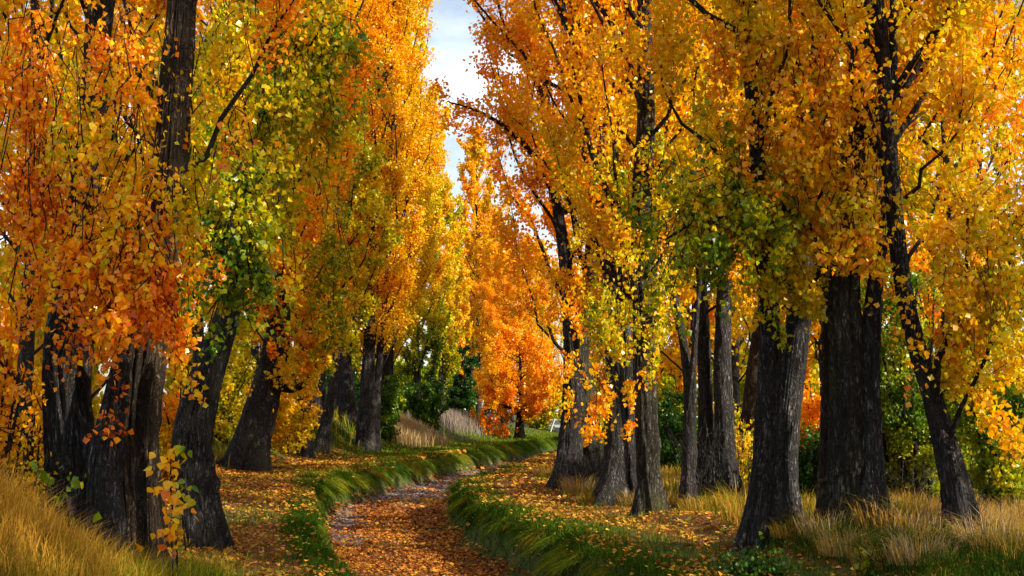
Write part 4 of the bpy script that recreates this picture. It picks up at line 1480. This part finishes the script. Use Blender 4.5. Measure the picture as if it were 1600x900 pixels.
fallen('fallen_leaves', 'rust-brown poplar leaves carpeting the dry channel bed', 45000, (-5.5, 5, 12, 75),
       lambda x, y: ((lipL(y) - x) < -0.3) * ((x - lipR(y)) < -0.3) * (1.05 - 0.95 * bed_at(x, y)) * np.clip(26 / y, 0.15, 1) * (0.25 + 0.75 * patch(x, y, 1.4, 31.0, 0.36, 0.58)), 121, tint=0.66, ypow=1.7)
fallen('path_leaves', 'orange poplar leaves lying on the left bank path', 24000, (-14, 3, 11, 80),
       lambda x, y: ((lipL(y) - x) > 0.0) * np.clip(litter_at(x, y) * 1.2 - 0.1, 0.06, 1), 122, tint=0.48, ypow=1.5)
fallen('verge_leaves', 'orange poplar leaves lying on the right bank path', 26000, (0, 16, 11, 90),
       lambda x, y: ((x - lipR(y)) > 0.0) * np.clip(litter_at(x, y) * 1.2 - 0.1, 0.09, 1), 123, tint=0.48, ypow=1.5)


fallen('caught_leaves', 'orange leaves caught in the grass along both channel edges', 9000, (-6, 7, 11.5, 60),
       lambda x, y: np.clip(np.exp(-((lipL(y) - x - 0.25) / 0.5) ** 2) + np.exp(-((x - lipR(y) - 0.4) / 0.7) ** 2), 0, 1) * (0.2 + 0.8 * patch(x, y, 1.2, 41.0, 0.4, 0.6)),
       124, tint=0.42, ypow=1.4, lift=0.11)


def pebbles():
    rng = np.random.default_rng(130)
    n = 4500
    xy = scatter(n, -5.5, 6, 13, 75, lambda x, y: np.clip(bed_at(x, y), 0, 1), rng, 1.0)
    n = len(xy)
    z = gz(xy[:, 0], xy[:, 1])
    # squashed octahedra with jitter
    u = np.array([[1, 0, 0], [0, 1, 0], [-1, 0, 0], [0, -1, 0], [0, 0, 1], [0, 0, -1]], float)
    s = (rng.uniform(0.015, 0.05, n) * np.clip(xy[:, 1] / 30, 0.8, 1.8))[:, None, None]
    V = u[None] * s * rng.uniform(0.6, 1.3, (n, 6, 1)) * np.array([1.2, 1.0, 0.6])
    a = rng.uniform(0, 6.28, n)
    c, sn = np.cos(a)[:, None], np.sin(a)[:, None]
    V = np.stack([V[..., 0] * c - V[..., 1] * sn, V[..., 0] * sn + V[..., 1] * c, V[..., 2]], -1)
    V += np.concatenate([xy, z[:, None]], 1)[:, None]
    f = np.array([0, 1, 4, 1, 2, 4, 2, 3, 4, 3, 0, 4, 1, 0, 5, 2, 1, 5, 3, 2, 5, 0, 3, 5])
    loops = (np.arange(n)[:, None] * 6 + f[None]).ravel()
    o = link('pebbles', mesh_np('pebbles', V.reshape(-1, 3), np.full(n * 8, 3), loops, M_PEBBLE, True), kind='stuff')
    o['label'] = 'grey pebbles along the edges of the dry channel bed'
    o['category'] = 'pebbles'


pebbles()


def stick(px, py, ln, r, rz, label):
    p = ground_hit(px, py)
    path = np.array([[-ln / 2, 0, 0, r], [-ln * .15, 0.01, .012, r * .95], [ln * .2, -0.01, .006, r * .85], [ln / 2, 0.012, 0, r * .6]])
    root = thing('fallen_branch', label, 'branch', (p[0], p[1], p[2] + r * 1.3))
    root.rotation_euler = (0, 0, rz)
    v, s, l = tube_arrays(resample(path, .04), 10, 0.10, px)
    link('wood', mesh_np('wood', v, s, l, M_BARKP, True), root)
    v, s, l = tube_arrays(resample(np.array([[ln * .1, 0, 0, r * .4], [ln * .18, .03, .05, r * .3], [ln * .22, .05, .10, r * .2]]), .03), 6)
    link('knot', mesh_np('knot', v, s, l, M_BARK, True), root)


stick(680, 831, 0.42, 0.035, 0.05, 'short grey stick lying in the leaves of the channel bed, right of the middle')
stick(656, 842, 0.22, 0.025, 0.4, 'stubby dark stick just left of the longer one in the channel bed')
stick(425, 733, 0.7, 0.035, 0.2, 'thin branch lying on the left bank right of the heavy leaning poplar')
stick(620, 893, 0.3, 0.025, 1.1, 'dark twig in the leaves at the bottom middle of the picture')


# tall bare stalks and dead twigs
def stalks(name, label, pts, seed, h=(0.4, 0.9), r=0.004, fork=3, mat=None):
    rng = np.random.default_rng(seed)
    parts = []
    px, py, Y, w, n = pts
    for k in range(n):
        c = P(px + rng.normal(0, w), py, Y + rng.normal(0, 0.3))
        g = float(gz(c[0], c[1]))
        hh = rng.uniform(*h)
        d = rng.normal(0, 0.18, 2)
        path = np.array([[c[0], c[1], g - .02, r], [c[0] + d[0] * hh * .4, c[1] + d[1] * .3, g + hh * .5, r * .8], [c[0] + d[0] * hh * 1.4, c[1] + d[1] * .7, g + hh, r * .5]])
        parts.append(tube_arrays(resample(path, .12), 4))
        segs = []
        for q in range(fork):
            t = rng.uniform(.4, 1)
            p0 = path[1, :3] * (1 - t) + path[2, :3] * t
            segs.append((p0, p0 + np.array([rng.normal(0, .09), rng.normal(0, .05), rng.uniform(.05, .16)])))
        parts.append(shoot_arrays(segs, r * .5))
    v, s, l = join_arrays(parts)
    o = link(name, mesh_np(name, v, s, l, mat or M_BARKP, True), kind='stuff')
    o['label'] = label
    o['category'] = 'dead stalks'


stalks('dead_stalks', 'brown dead stalks rising from the golden grass before the foreground clump', (100, 760, 11.3, 60, 46), 140, (0.25, 0.75), 0.005, 3)
stalks('bramble_stalks', 'tangle of bare bramble stems at the foot of the grey pair of trunks', (1118, 780, 27, 36, 60), 141, (0.5, 1.6), 0.007, 7)
stalks('weed_stalks', 'dry seed stalks standing at the foot of the thin leaning poplar', (1470, 820, 17.5, 70, 60), 142, (0.3, 0.8), 0.004, 5)
stalks('verge_stalks', 'grey dead weeds at the foot of the first trunks of the right row', (925, 770, 30, 38, 80), 143, (0.3, 0.8), 0.006, 6)
